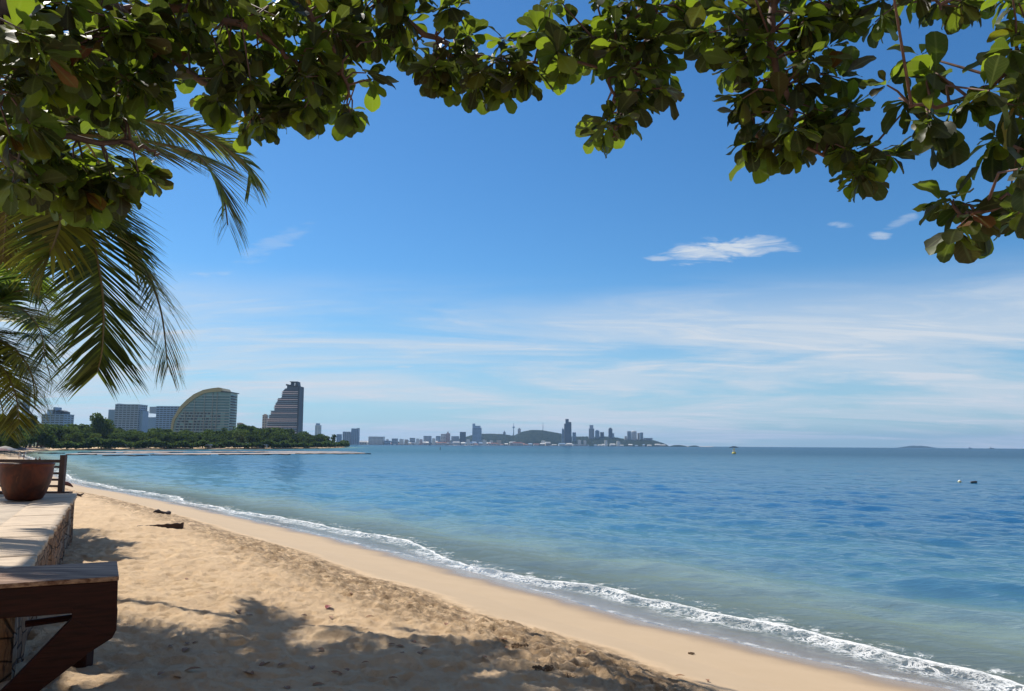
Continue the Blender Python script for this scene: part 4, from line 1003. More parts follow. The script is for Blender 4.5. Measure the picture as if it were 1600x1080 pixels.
# --- curved hotel ---
D1 = 1000.0
def P1(px, py, off=0.0): v = at(px, py, D1); return Vector((v.x, D1+off, v.z))
ho_ = P1(310, 690); hr = empty('curved_hotel', (ho_.x, D1, 1.0)); tag(hr, 'sail shaped curved hotel with a bronze roof shell sweeping down to the left', 'hotel')
hl = Vector(hr.location)
outer = [(266.2,692),(266.8,676),(268,663),(270,655),(275.5,645.6),(281,636),(292,625),(303,616.3),(318,609.4),(330,607),(342,605.6),(346.6,606.5),(349.6,610.6)]
inner = [(269.2,692),(269.8,676),(271.2,664),(274,655.5),(279.5,647),(285.5,639),(296,629.5),(306.5,621.5),(320,614.5),(331,612.6),(341,612.2),(346.0,612.4),(349.6,612.8)]
body = inner+[(359.8,613.6),(358.8,640),(356.8,672),(356,692)]
m = MB(); m.prism([P1(*q, 1.2)-hl for q in reversed(body)], (0, 26, 0)); m.build('facade_wall', bmat('hotel_facade', (.38, .58, .60)), hr)
m = MB(); k = len(outer)
for i in range(k-1):
    m.prism([P1(*outer[i], -1.5)-hl, P1(*inner[i], -1.5)-hl, P1(*inner[i+1], -1.5)-hl, P1(*outer[i+1], -1.5)-hl], (0, 30, 0))
m.build('roof_shell', M_gold, hr)
m = MB(); m.prism([P1(346, 611.2, -2.0)-hl, P1(346, 612.9, -2.0)-hl, P1(363, 613.9, -2.0)-hl, P1(363, 612.6, -2.0)-hl], (0, 28, 0)); m.build('roof_slab', M_dark, hr)
yy = 618.0; fi = 0
ix = np.array(inner)
while yy < 690:
    xs = np.interp(yy, ix[:9, 1][::-1], ix[:9, 0][::-1]) if yy > 614.5 else 320
    xr = float(np.interp(yy, [613, 640, 672, 692], [359.6, 358.6, 356.6, 355.8]))
    m = MB(); zb = P1(300, yy+.75).z-hl.z; zt_ = P1(300, yy).z-hl.z
    m.box(P1(xs, yy).x-hl.x, P1(xr, yy).x-hl.x, -1.0, 1.6, zb, zt_); m.build('balcony_slab', M_pale if fi > 5 else M_slabb, hr)
    m = MB(); m.box(P1(xr, yy).x-hl.x-.3, P1(xr+2.6, yy).x-hl.x, 2, 20, zb-.7, zt_); m.build('side_balcony', M_dark, hr)
    if yy < 640:
        m = MB(); m.box(P1(xs+2.0, yy).x-hl.x, P1(xr-8, yy).x-hl.x, .8, 1.5, zb-2.1, zb-.1); m.build('window_band', teal_m, hr)
    else:
        nb = 11; xa = P1(xs+2.5, yy).x-hl.x; xb = P1(xr-13, yy).x-hl.x
        for q in range(nb):
            if (q*7+fi*3) % 11 == 4: continue
            m = MB(); bw = (xb-xa)/nb; m.box(xa+bw*(q+.14), xa+bw*(q+.84), .75, 1.5, zb-2.2, zb-.15)
            if q < 8 or fi % 2: m.build('window', glass_m, hr)
            else: m.build('window', teal_m, hr)
    m = MB(); m.box(P1(xr-7.5, yy).x-hl.x, P1(xr-1, yy).x-hl.x, .8, 1.5, zb-2.5, zb-.15); m.build('corner_glazing', teal_m, hr)
    yy += 4.28; fi += 1
m = MB()
for xx_ in (289, 303, 318.5, 331, 338): 
    yt_ = float(np.interp(xx_, ix[:, 0], ix[:, 1]))+1; m.box(P1(xx_, 650).x-hl.x-.35, P1(xx_, 650).x-hl.x+.35, -.9, 1.5, 1, P1(xx_, yt_).z-hl.z)
m.build('facade_fins', bmat('fin_grey', (.42, .46, .46)), hr)
# --- stepped tower ---
D2 = 1500.0
def P2(px, py, off=0.0): v = at(px, py, D2); return Vector((v.x, D2+off, v.z))
t0 = P2(440, 690); trr = empty('stepped_tower', (t0.x, D2, 1.0)); tag(trr, 'tall stepped tower with pale balcony stripes and a flat frame on top', 'tower'); tl_ = Vector(trr.location)
right = lambda y: float(np.interp(y, [600, 675, 692], [466.2, 463.6, 463.0]))
left = [(601,447.6),(606.9,447),(607,444.5),(611,441),(611.2,440.6),(622,438.8),(622.2,433.5),(628.5,432.0),(628.7,430.5),(633,429),(633.2,428.0),(641.5,427.6),(641.7,422.5),(648,422),(648.2,419.5),(654,418.8),(654.2,416.8),(692,415.8)]
ly = [q[0] for q in left]; lx = [q[1] for q in left]
pb_ = [(q[1]+.8, q[0]) for q in left][::-1]
m = MB(); m.prism([P2(*q, 1.5)-tl_ for q in ([(right(601), 604), (right(692), 692)]+pb_)], (0, 30, 0)); m.build('tower_core', bmat('tower_glass_wall', (.085, .11, .15), .35), trr)
m = MB(); m.prism([P2(466.0, 603.5, 0)-tl_, P2(463.0, 692, 0)-tl_, P2(465.4, 692, 0)-tl_, P2(468.2, 603.5, 0)-tl_], (0, 32, 0)); m.build('side_fin', M_dark, trr)
yy = 611.5; fi = 0
while yy < 682:
    xl = float(np.interp(yy, ly, lx)); big = fi % 7 in (0, 1, 4)
    m = MB(); m.box(P2(xl, yy).x-tl_.x, P2(right(yy)-.3, yy).x-tl_.x, -.8, 1.8, P2(440, yy+(1.25 if big else .8)).z-tl_.z, P2(440, yy).z-tl_.z)
    m.build('balcony', M_mauve if big else M_grey, trr); yy += 3.05; fi += 1
m = MB(); m.prism([P2(452, 596, 0)-tl_, P2(465, 596.2, 0)-tl_, P2(465, 597.2, 0)-tl_, P2(454, 597.2, 0)-tl_][::-1], (0, 20, 0))
m.prism([P2(461.5, 596.6, 0)-tl_, P2(465, 596.6, 0)-tl_, P2(466.2, 605, 0)-tl_, P2(460.6, 605, 0)-tl_][::-1], (0, 19, 0)); m.prism([P2(454.5, 596.8, 1)-tl_, P2(456.6, 596.8, 1)-tl_, P2(456.6, 602, 1)-tl_, P2(453.5, 602, 1)-tl_][::-1], (0, 16, 0)); m.build('crown_frame', M_dark, trr)
m = MB(); m.prism([P2(447.2, 600, -.5)-tl_, P2(461, 603, -.5)-tl_, P2(461, 605.4, -.5)-tl_, P2(446.6, 602.4, -.5)-tl_][::-1], (0, 26, 0)); m.build('sloping_roof', M_dark, trr)
building(408.3, 415.6, 649, 1650, M_beige, 'pale beige tower tucked against the left side of the stepped tower', 'tower', extra=((.2, .7, None, 647, M_beige, 'roof_block'),))
building(369, 376.5, 662, 1200, M_beige, 'small cream building showing above the trees right of the curved hotel', extra=((.3, .7, None, 660.5, M_beige, 'roof_block'),))
building(491.5, 499.8, 665, 2300, M_white, 'small white and blue tower alone right of the stepped tower', 'tower', extra=((.1, .75, None, 661.5, M_blue, 'roof_block'),), winmat=teal_m)
building(525.5, 532.8, 679, 2800, M_blue, 'low blue block at the tip of the headland wood, left of two taller ones')
building(535, 547, 675, 3000, M_grey, 'square grey block just right of the headland tip')
building(548.3, 559.8, 670, 3000, M_blue, 'blue glass tower, taller of the pair right of the headland tip', 'tower', extra=((.75, 1.02, None, 669, M_dark, 'roof_rim'),))
# --- far hill and city ---
DH = 5000.0
ridge = [(690,690),(705,688.5),(718,686.5),(727,683.8),(738,680.5),(754,678.2),(775,678.2),(790,679.2),(804,681.2),(809,678.5),(815,675.6),(825,673.4),(832,672.3),(848,672.8),(862,675.2),(876,677.8),(886,681),(894,682.6),(920,682.6),(945,682.4),(960,683.5),(972,685.8),(999,686.6),(1010,687.4),(1020,688.2),(1030,691.2),(1038,694),(1044,697)]
rx_ = np.array([q[0] for q in ridge]); rz_ = np.array([q[1] for q in ridge])
Vh = []; nU = 420; nV = 26
ux_ = np.linspace(690, 1044, nU)
HN = np.random.default_rng(4)
for j in range(nV+1):
    t = j/nV
    for i, p in enumerate(ux_):
        top = at(p, float(np.interp(p, rx_, rz_)), DH).z
        w_ = math.sin(min(1, t*1.0)*math.pi/2)**.75 if t <= 1 else 1
        y_ = DH-380+ t*380
        jx = (p-800)/FPX
        zz = top*w_ + (HN.random()*6.0-3)*min(1, t*6)*(1 if top > 8 else .3)
        Vh.append((jx*y_, y_, zz if j else -2))
for i, p in enumerate(ux_): Vh.append(((p-800)/FPX*(DH+500), DH+500, -2))
Fh = [(j*nU+i, j*nU+i+1, (j+1)*nU+i+1, (j+1)*nU+i) for j in range(nV+1) for i in range(nU-1)]
Mt = Mat('wooded_hill'); f1 = Mt.noise(Mt.coord('Object'), .035, 6, .7); f2 = Mt.noise(Mt.coord('Object'), .008, 3)
hill_m = Mt.done(Mt.pbsdf(Mt.mix(Mt.ramp(f1, .35, .65), (.010, .022, .012), (.032, .046, .02)), .9, Mt.bump(f1, 1, 12), 0, .1))
o = npmesh('hills', Vh, Fh, hill_m); tag(o, kind='structure')
def far(px0, px1, top, d, mat, label, base=None, **k): return building(px0, px1, top, d, mat, label, pybase=base, fl=7, **k)
far(575.5, 598.5, 682.5, 4200, M_pale, 'wide low pale block on the far shore nearest the headland')
far(600.5, 609, 689, 4200, M_blue, 'low blue grey shed on the far shore right of the wide pale block')
far(612, 621, 685.5, 4250, M_grey, 'small grey block on the low far shore before the sea wall')
far(640, 648, 684.5, 4300, M_grey, 'grey apartment block in the middle of the low far shore')
far(661.5, 673.4, 681.5, 4350, M_grey, 'square flat topped grey block on the low far shore')
far(681, 688, 681.6, 4400, M_blue, 'blue grey block left of the white fronted one on the far shore')
far(688.6, 696, 678.3, 4400, M_white, 'white fronted block left of the pinkish tower on the far shore')
far(696.4, 703, 677.5, 4400, M_pink, 'slim pinkish tower with a small spire on the far shore', extra=((.3, .62, None, 674.6, M_pink, 'spire'),))
far(705, 717, 682, 4450, M_grey, 'low grey block between the pinkish tower and the dark square one')
far(718.3, 727.4, 675.3, 4450, M_dark, 'dark square tower at the left foot of the wooded hill')
far(737.8, 752, 669, 4500, M_blue, 'large stepped dark blue tower block at the left of the wooded hill', extra=((0, .29, None, 662, M_blue, 'tall_shaft'), (.29, .88, None, 665.4, M_blue, 'upper_block')))
far(786, 790, 675.5, 4950, M_grey, 'tiny hilltop tower with a narrow head left of the ball tower', base=681, extra=((.3, .7, None, 673.5, M_grey, 'lantern'),))
for (q0_, q1_, tp_, mt_, lb_) in ((603, 607, 687, M_white, 'tiny white block left of the small grey block on the low far shore'), (624, 630, 686.5, M_pale, 'tiny pale block right of the small grey block on the low far shore'), (632, 637, 687.2, M_beige, 'tiny cream block left of the grey apartment block on the far shore'), (650, 655, 686, M_white, 'tiny white block right of the grey apartment block on the far shore'), (656, 660, 687, M_pink, 'tiny pinkish block left of the square flat topped grey block'), (675, 680, 685.5, M_pale, 'small pale block right of the square flat topped grey block'), (729, 734, 687, M_white, 'small white block at the foot of the dark square tower'), (754, 760, 688, M_pale, 'small pale block right of the foot of the large stepped tower'), (765, 770, 689, M_white, 'small white waterfront block below the left slope of the hill'), (776, 783, 688.5, M_beige, 'small cream block under the hilltop tower with the narrow head'), (846, 852, 689, M_white, 'small white block at the waterline below the radio mast'), (903, 908, 688, M_white, 'small white block at the foot of the tallest tower'), (912, 916, 689, M_pale, 'small pale block left of the foot of the tall grey tower'), (945, 949, 688.5, M_white, 'small white block left of the foot of the slim dark tower'), (964, 969, 690, M_pale, 'small pale block low on the slope left of the white round tower')):
    far(q0_, q1_, tp_, 4250 if q0_ < 760 else 4560, mt_, lb_, win=False, extra=((.2, .6, None, tp_-.8, mt_, 'roof_block'),))
# tower with a ball
o_ = at(802.4, 682, 4950); rt = empty('observation_tower', (o_.x, 4950, o_.z-8)); tag(rt, 'slender observation tower with a round pod and a needle tip on the hill', 'tower')
zp = at(802.4, 667.6, 4950).z-o_.z+8; ztip = at(802.4, 661, 4950).z-o_.z+8
m = MB(); m.lathe([(4.2, 0), (2.8, zp*.5), (2.4, zp)], 10); m.build('shaft', M_grey, rt)
m = MB(); m.lathe([(2.4, zp-7), (6.5, zp-4), (8, zp), (6.5, zp+4), (2, zp+8)], 14); m.build('pod', M_blue, rt)
m = MB(); m.lathe([(1.8, zp+8), (.9, ztip)], 6); m.build('needle', M_grey, rt)
far(809, 813.6, 670.5, 4900, M_pale, 'pale slim block on the hillside right of the ball tower', base=684, extra=((.2, .8, None, 668.9, M_pale, 'roof_block'),))
o_ = at(848.3, 673.5, 5000); rt = empty('radio_mast', (o_.x, 4990, o_.z-4)); tag(rt, 'thin radio mast standing on the crest of the wooded hill', 'mast')
m = MB(); m.lathe([(2.2, 0), (1.6, at(848, 667, 4990).z-o_.z), (.8, at(848, 660.5, 4990).z-o_.z+4)], 5); m.build('mast_pole', M_grey, rt)
m = MB()
for zz in (14, 24, 33): m.box(-3, 3, -.6, .6, zz, zz+1.2)
m.build('crossbars', M_grey, rt)
far(826.5, 829, 672.2, 4990, M_pale, 'tiny white block on the crest left of the radio mast', base=674, win=False)
far(878, 881.6, 671, 4650, M_blue, 'thin side tower leaning against the tallest tower of the far shore', extra=((.3, .6, None, 668.5, M_blue, 'spire'),))
far(882, 893, 662.5, 4600, M_dark, 'tallest dark tower of the far shore right of the hill crest', extra=((.18, .62, None, 654.8, M_dark, 'upper_shaft'), (.66, .98, None, 659.5, M_dark, 'upper_block')))
far(894.6, 900, 676, 4700, M_blue, 'short blue block at the right foot of the tallest tower', base=690)
far(920.3, 928.6, 670, 4800, M_grey, 'tall grey tower with a narrow top right of the tallest tower', base=690, extra=((.15, .85, None, 664.3, M_grey, 'upper_block'),))
far(930, 936.8, 673.5, 4850, M_blue, 'round topped blue block beside the tall grey tower', base=690, extra=((.2, .8, None, 672, M_blue, 'roof_block'),))
far(938.4, 943.8, 676.5, 4850, M_dark, 'low dark pair block right of the round topped one', base=690, extra=((.0, .4, None, 675.2, M_dark, 'roof_block'), (.6, 1, None, 675.2, M_dark, 'roof_block')))
far(951.3, 957, 670.5, 4850, M_dark, 'slim dark tower with a rounded top standing alone', base=690, extra=((.2, .8, None, 668.6, M_dark, 'roof_block'), (1.0, 1.5, 690, 677, M_blue, 'side_wing')))
far(976, 979.6, 682, 4850, M_white, 'tiny white block left of the white round tower', base=690)
far(980.4, 986.2, 674.2, 4850, M_grey, 'grey square tower directly left of the white round tower', base=691)
far(996.4, 999.8, 677, 4870, M_beige, 'narrow cream tower directly right of the white round tower', base=691)
far(1000.4, 1005, 676.2, 4900, M_blue, 'narrow blue grey tower at the right of the white cluster', base=691)
far(1006, 1019.6, 684.8, 4900, M_grey, 'long low grey building stepping down the end of the hill', base=692)
o_ = at(990.8, 690, 4850); rt = empty('round_tower', (o_.x, 4850, o_.z)); tag(rt, 'bright white round tower near the right end of the hill', 'tower')
hh_ = at(990.8, 674, 4850).z-o_.z; m = MB(); m.lathe([(16.5, 0), (16.5, hh_), (13, hh_+2.5), (.1, hh_+3)], 20); m.build('wall', M_white, rt)
for i in range(8): 
    m = MB(); m.lathe([(16.9, 4+i*7), (16.9, 6.5+i*7)], 20); m.build('window_row', M_grey, rt)
def fzone(x):
    for lim, nm in ((600, 'below the wide low pale block'), (660, 'along the low tree belt of the far shore'), (690, 'below the square flat topped grey block'), (718, 'below the slim pinkish tower'), (737, 'below the dark square tower'), (770, 'below the large stepped dark blue tower block'), (815, 'below the ball tower'), (870, 'below the radio mast hill crest'), (905, 'below the tallest dark tower'), (962, 'below the tall grey tower with a narrow top')):
        if x < lim: return nm
    return 'below the white round tower'
# waterfront houses and moored boats
WR = random.Random(17)
def house_proto(mat, roof):
    rt = empty('waterfront_house', (0, 0, 0)); m = MB(); m.box(-10, 10, 0, 14, 0, 7); m.build('wall', mat, rt)
    m = MB(); m.prism([Vector((-11, -1, 7.004)), Vector((11, -1, 7.004)), Vector((9.5, 7, 11)), Vector((-9.5, 7, 11))], (0, 0, .01)); m.add([(-11, -1, 7.02), (11, -1, 7.02), (9, 7, 11), (-9, 7, 11), (-11, 15, 7.02), (11, 15, 7.02)], [(0, 1, 2, 3), (3, 2, 5, 4), (0, 3, 4), (1, 5, 2)]); m.build('roof', roof, rt)
    m = MB(); 
    for q in range(5): m.box(-9+q*3.8, -9+q*3.8+2.2, -.1, .2, 1.5, 5); 
    m.build('windows', glass_m, rt); return rt
hp = [house_proto(M_white, M_white), house_proto(M_pale, M_red), house_proto(M_white, M_blue), house_proto(M_beige, M_white)]
for h in hp: reg(h)
usedh = set(); i = 0
px = 566.0
while px < 1040:
    k = WR.randrange(4) if px < 880 else WR.choice([0, 2, 3, 0]); o = hp[k] if k not in usedh else copy_tree(hp[k]); usedh.add(k)
    d_ = float(np.interp(px, [560, 700, 860, 1000, 1043], [4230, 4400, 4560, 4640, 4700]))-WR.uniform(0, 60); p = at(px, 694, d_); sc = WR.uniform(.8, 1.5)*(1 if px < 900 else .7)
    o.location = (p.x, d_, .5+WR.uniform(0, 1)); o.scale = (sc*WR.uniform(.8, 1.9), 1, sc*WR.uniform(.7, 1.5)); o.rotation_euler.z = WR.uniform(-.3, .3)
    tag(o, 'tiny low waterfront house '+fzone(px), 'house', 'low houses along the far waterfront'); px += WR.uniform(4, 11) if px < 900 else WR.uniform(7, 15)
# low dark tree belt and sea wall under the low far shore
p0 = at(560, 694, 4300); p1 = at(700, 694, 4460)
Vb = []; nB = 160
for i in range(nB+1):
    t = i/nB; q = p0.lerp(p1, t)
    hgt = 9+14*vnoise(np.array([t*30.]), np.array([0.]), 1, 91)[0]+5*HN.random()
    for (oy, z) in ((0, -1), (4, hgt*.75), (25, hgt), (60, hgt*.7), (70, -1)): Vb.append((q.x, q.y+oy, z))
Fb = [(i*5+k, (i+1)*5+k, (i+1)*5+k+1, i*5+k+1) for i in range(nB) for k in range(4)]
o = npmesh('far_tree_belt', Vb, Fb, hill_m); tag(o, 'low dark belt of trees along the flat far shore', 'trees', kind='stuff')
def boat_proto(L):
    rt = empty('moored_boat', (0, 0, 0)); m = MB()
    m.add([(-L/2, -1.6, 1.6), (L*.3, -1.6, 1.7), (L/2, 0, 2.3), (L*.3, 1.6, 1.7), (-L/2, 1.6, 1.6), (-L*.45, -1.1, -.3), (L*.28, -1.1, -.3), (L*.4, 0, -.3), (L*.28, 1.1, -.3), (-L*.45, 1.1, -.3)],
          [(0, 5, 6, 1), (1, 6, 7, 2), (2, 7, 8, 3), (3, 8, 9, 4), (4, 9, 5, 0), (0, 1, 2, 3, 4)]); m.build('hull', M_white, rt)
    m = MB(); m.box(-L*.3, L*.12, -1.2, 1.2, 1.7, 3.6); m.box(-L*.34, L*.18, -1.4, 1.4, 3.603, 3.85); m.build('cabin', M_white, rt)
    m = MB(); m.box(-L*.28, L*.1, -1.23, 1.23, 2.4, 3.1); m.build('windows', glass_m, rt); return rt
bp = [boat_proto(14), boat_proto(22)]
for b in bp: reg(b)
for i, px in enumerate([617, 641, 668, 676, 694, 705, 716, 722, 733, 744, 755, 769, 783, 797, 826, 838, 861, 889, 897]):
    o = bp[i % 2] if i < 2 else copy_tree(bp[i % 2]); d_ = 4080+WR.uniform(-150, 120); o.location = (at(px, 696, d_).x, d_, 0); o.rotation_euler.z = WR.uniform(-.5, .5)+(3.14 if WR.random() < .5 else 0)
    sc = WR.uniform(.8, 1.4); o.scale = (sc, sc, sc); tag(o, 'tiny white boat moored '+fzone(px), 'boat', 'white boats moored off the far town')
# ------------------------------------------------------------------ islets, distant island
def island(pts, d, name, depth_):
    V = []; 
    for (a, b) in pts: V.append(at(a, b, d))
    m = MB(); fr_ = [Vector((v.x, d, v.z)) for v in V]; n = len(fr_)
    vs = [Vector((v.x, d, -1)) for v in fr_]+[Vector((v.x, d+depth_*.3, max(0, v.z*.8))) for v in fr_]+[Vector((v.x, d+depth_*.5, v.z)) for v in fr_]+[Vector((v.x, d+depth_, -1)) for v in fr_]
    m.add(vs, [(r_*n+i, r_*n+i+1, (r_+1)*n+i+1, (r_+1)*n+i) for r_ in range(3) for i in range(n-1)])
    return m.build(name, hill_m)
o = island([(1428,699.6),(1433,697.6),(1438,697.0),(1444,696.4),(1448,696.9),(1451,697.0),(1456,696.5),(1461,697.2),(1466,698.4),(1472,699.8)], 11000, 'distant_island', 600); tag(o, kind='structure')
o = island([(1048,697.2),(1055,695.6),(1062,695.4),(1068,696.0),(1074,697.2)], 4700, 'rocky_islet', 60); tag(o, 'low rocky islet just past the right end of the wooded hill', 'islet')
o = island([(1078,697.3),(1084,696.2),(1089,696.3),(1093,697.4)], 4800, 'rocky_islet', 50); tag(o, 'smaller outer rocky islet to the right of the first islet', 'islet')
# ------------------------------------------------------------------ things on the water
def far_vessel(px, d, L, label, mat, hull):
    rt = empty('ship', (at(px, 699, d).x, d, 0)); tag(rt, label, 'ship')
    m = MB(); m.add([(-L/2, -4, 4), (L*.38, -4, 4.4), (L/2, 0, 5.6), (L*.38, 4, 4.4), (-L/2, 4, 4), (-L*.46, -3, -1), (L*.35, -3, -1), (L*.42, 0, -1), (L*.35, 3, -1), (-L*.46, 3, -1)],
          [(0, 5, 6, 1), (1, 6, 7, 2), (2, 7, 8, 3), (3, 8, 9, 4), (4, 9, 5, 0), (0, 1, 2, 3, 4)]); m.build('hull', hull, rt)
    m = MB(); m.box(-L*.35, -L*.1, -3, 3, 4.01, 12); m.build('bridge', mat, rt); m = MB(); m.tube([(0, 0, 4), (0, 0, 15)], .5, 6); m.build('mast', mat, rt)
far_vessel(1516, 7200, 34, 'tiny grey ship on the horizon right of the distant island', M_grey, M_dark)
far_vessel(1549.5, 6400, 44, 'tiny cargo boat with a white bridge on the horizon at the far right', M_white, M_dark)
rt = empty('barge', (at(1146.5, 698, 2600).x, 2600, 0)); tag(rt, 'low dark barge on the horizon directly behind the yellow buoy', 'barge')
m = MB(); m.add([(-15, -4, 2.6), (15, -4, 2.6), (17, 0, 3), (15, 4, 2.6), (-15, 4, 2.6), (-13, -3, -.5), (13, -3, -.5), (14, 0, -.5), (13, 3, -.5), (-13, 3, -.5)], [(0, 5, 6, 1), (1, 6, 7, 2), (2, 7, 8, 3), (3, 8, 9, 4), (4, 9, 5, 0), (0, 1, 2, 3, 4)]); m.build('hull', M_dark, rt)
m = MB(); m.box(-7, 9, -2.5, 2.5, 2.62, 4.6); m.build('deckhouse', M_dark, rt)
yb = simple('buoy_yellow', (.62, .55, .12), None, 3, .5); wb = simple('buoy_white', (.80, .84, .80), None, 3, .5)
q = atz(1147, 709, 0); rt = empty('navigation_buoy', (q.x, q.y, 0)); tag(rt, 'yellow and white navigation buoy with a cross mark out on the bay', 'buoy'); sc = q.y/FPX
m = MB(); m.lathe([(.001, -1), (2.6*sc, -.6), (3.2*sc, .2*sc), (3.2*sc, 1.6*sc), (2.2*sc, 2.4*sc), (1.2*sc, 2.6*sc)], 16); m.build('float', yb, rt, smooth=True)
m = MB(); m.tube([(1.2*sc, 0, 2.5*sc), (.7*sc, 0, 6*sc)], .3*sc, 5); m.tube([(-1.2*sc, 0, 2.5*sc), (-.7*sc, 0, 6*sc)], .3*sc, 5); m.box(-1.9*sc, 1.9*sc, -.5*sc, .5*sc, 3.2*sc, 5.2*sc); m.build('cage', wb, rt)
m = MB(); m.tube([(-1.4*sc, 0, 6*sc), (1.4*sc, 0, 8*sc)], .35*sc, 5); m.tube([(1.4*sc, .1*sc, 6*sc), (-1.4*sc, .1*sc, 8*sc)], .35*sc, 5); m.build('top_mark', yb, rt)
q = atz(1499.5, 753.5, 0); rt = empty('float_ball', (q.x, q.y, 0)); tag(rt, 'small white mooring float on the water left of the dark one', 'float'); sc = q.y/FPX
m = MB(); m.lathe([(.001, -2*sc), (2.0*sc, -.6*sc), (2.5*sc, .8*sc), (1.9*sc, 2.5*sc), (.6*sc, 3.4*sc), (.001, 3.5*sc)], 16); m.build('ball', wb, rt, smooth=True)
m = MB(); m.lathe([(2.52*sc, .2*sc), (2.56*sc, .7*sc), (2.52*sc, 1.2*sc)], 16); m.build('band', yb, rt)
q = atz(1521.5, 754.5, 0); rt = empty('dark_float', (q.x, q.y, 0)); tag(rt, 'dark flat float drifting right of the small white mooring float', 'float'); sc = q.y/FPX
m = MB(); m.tube([(-5.2*sc, 0, .7*sc), (-4*sc, 0, 1.0*sc), (0, 0, 1.2*sc), (4*sc, .5*sc, 1.4*sc), (5.2*sc, .6*sc, 1.3*sc)], [.5*sc, 1.4*sc, 1.6*sc, 1.6*sc, 1.1*sc], 10); m.build('drum', M_dark, rt, smooth=True)
q = atz(687.7, 702.5, 0); rt = empty('channel_marker', (q.x, q.y, 0)); tag(rt, 'tiny upright dark marker in the bay below the pinkish tower', 'buoy'); sc = q.y/FPX
m = MB(); m.lathe([(.9*sc, -.5), (.9*sc, 1.2*sc), (.35*sc, 1.6*sc), (.25*sc, 4*sc)], 8); m.build('pole', M_dark, rt)
# long low tube breakwaters and bars of sand in front of the headland
bar_m = simple('wet_sandbar', (.42, .34, .29), (.30, .24, .21), .4, .8, .3); tube_m = simple('dark_boom', (.03, .03, .035), None, 1, .6)
def boom(px0, px1, py, label, th=.22):
    a = atz(px0, py, 0); b = atz(px1, py-.15, 0); n = max(6, int((px1-px0)/5)); m = MB()
    m.tube([a.lerp(b, i/n)+Vector((0, 1.2*math.sin(i*.7+px0), .12+.05*math.sin(i*1.7))) for i in range(n+1)], th, 6); o = recenter(m.build('floating_boom', tube_m, smooth=True)); tag(o, label, 'boom', 'dark floating booms off the headland beach')
def bar(px0, px1, py, label, wpx=1.6, h=.28):
    a = atz(px0, py, 0); b = atz(px1, py, 0); n = max(8, int((px1-px0)/5)); V = []
    d_ = a.y; wy = wpx/FPX*d_*d_/CAM_H
    for i in range(n+1):
        t = i/n; q_ = a.lerp(b, t); k_ = math.sin(math.pi*min(1, max(0.02, t)))**.4; hh2 = h*k_*(.8+.4*WR.random()); w2 = wy*k_
        for (oy, z) in ((-.5, -.1), (-.42, hh2*.9), (-.1, hh2), (.4, hh2*.6), (.5, -.1)): V.append((q_.x, q_.y+oy*w2+1.5*math.sin(i*.5), z))
    F_ = [(i*5+k, (i+1)*5+k, (i+1)*5+k+1, i*5+k+1) for i in range(n) for k in range(4)]
    o = recenter(npmesh('sandbar', V, F_, bar_m, smooth=True)); tag(o, label, 'sandbar', 'low sandbars off the headland beach')
bar(400, 572, 708.2, 'longest outer sandbar ending in a thin tip on the open water', 2.2, .35)
bar(250, 420, 709.2, 'sandbar left of the long outer one in front of the stepped tower', 2.0)
bar(110, 200, 709.6, 'low sandbar nearest the railing post', 1.4)
bar(200, 262, 708.0, 'short sandbar in front of the low yellow green bush', 1.4)
bar(300, 560, 705.8, 'inner long pale sandbar close under the headland trees', 1.2)
bar(150, 300, 706.0, 'inner sandbar in front of the beach pavilion', 1.2)
boom(104, 152, 711.2, 'dark boom nearest the railing post'); boom(160, 232, 712.6, 'dark boom in front of the low yellow green bush'); boom(236, 330, 711.6, 'dark boom in front of the curved hotel'); boom(340, 455, 711.0, 'dark boom in front of the stepped tower'); boom(460, 580, 709.8, 'outermost dark boom reaching toward open water')
boom(120, 180, 707.6, 'inner dark boom in front of the tall spreading tree'); boom(190, 285, 707.4, 'inner dark boom in front of the beach pavilion'); boom(330, 420, 707.0, 'inner dark boom right of the curved hotel'); boom(60, 100, 709.0, 'short dark boom behind the railing post')
# beach pavilion, kiosks
p_ = at(280, 699, 560); rt = empty('beach_pavilion', (p_.x, 560, 1.0)); tag(rt, 'pinkish beach pavilion with a wide pale flat awning below the curved hotel', 'pavilion'); k = 560/FPX
m = MB(); m.box(-15*k, 8*k, 0, 8, 0, 3*k); m.box(-9*k, 4*k, .5, 7, 3*k+.004, 6.5*k); m.build('wall', M_pink, rt)
m = MB(); m.box(-13*k, 6*k, -.1, .2, .8*k, 2.2*k); m.build('openings', glass_m, rt)
m = MB(); m.prism([Vector((-14*k, -3, 7.6*k)), Vector((15*k, -3, 8.2*k)), Vector((8*k, -3, 9.3*k)), Vector((-10*k, -3, 9.6*k))], (0, 10, 0)); m.build('awning', M_white, rt)
m = MB()
for xx_ in (-12*k, 0, 12*k): m.tube([(xx_, -2, 0), (xx_, -2, 8*k)], .15, 5)
m.build('awning_posts', M_dark, rt)
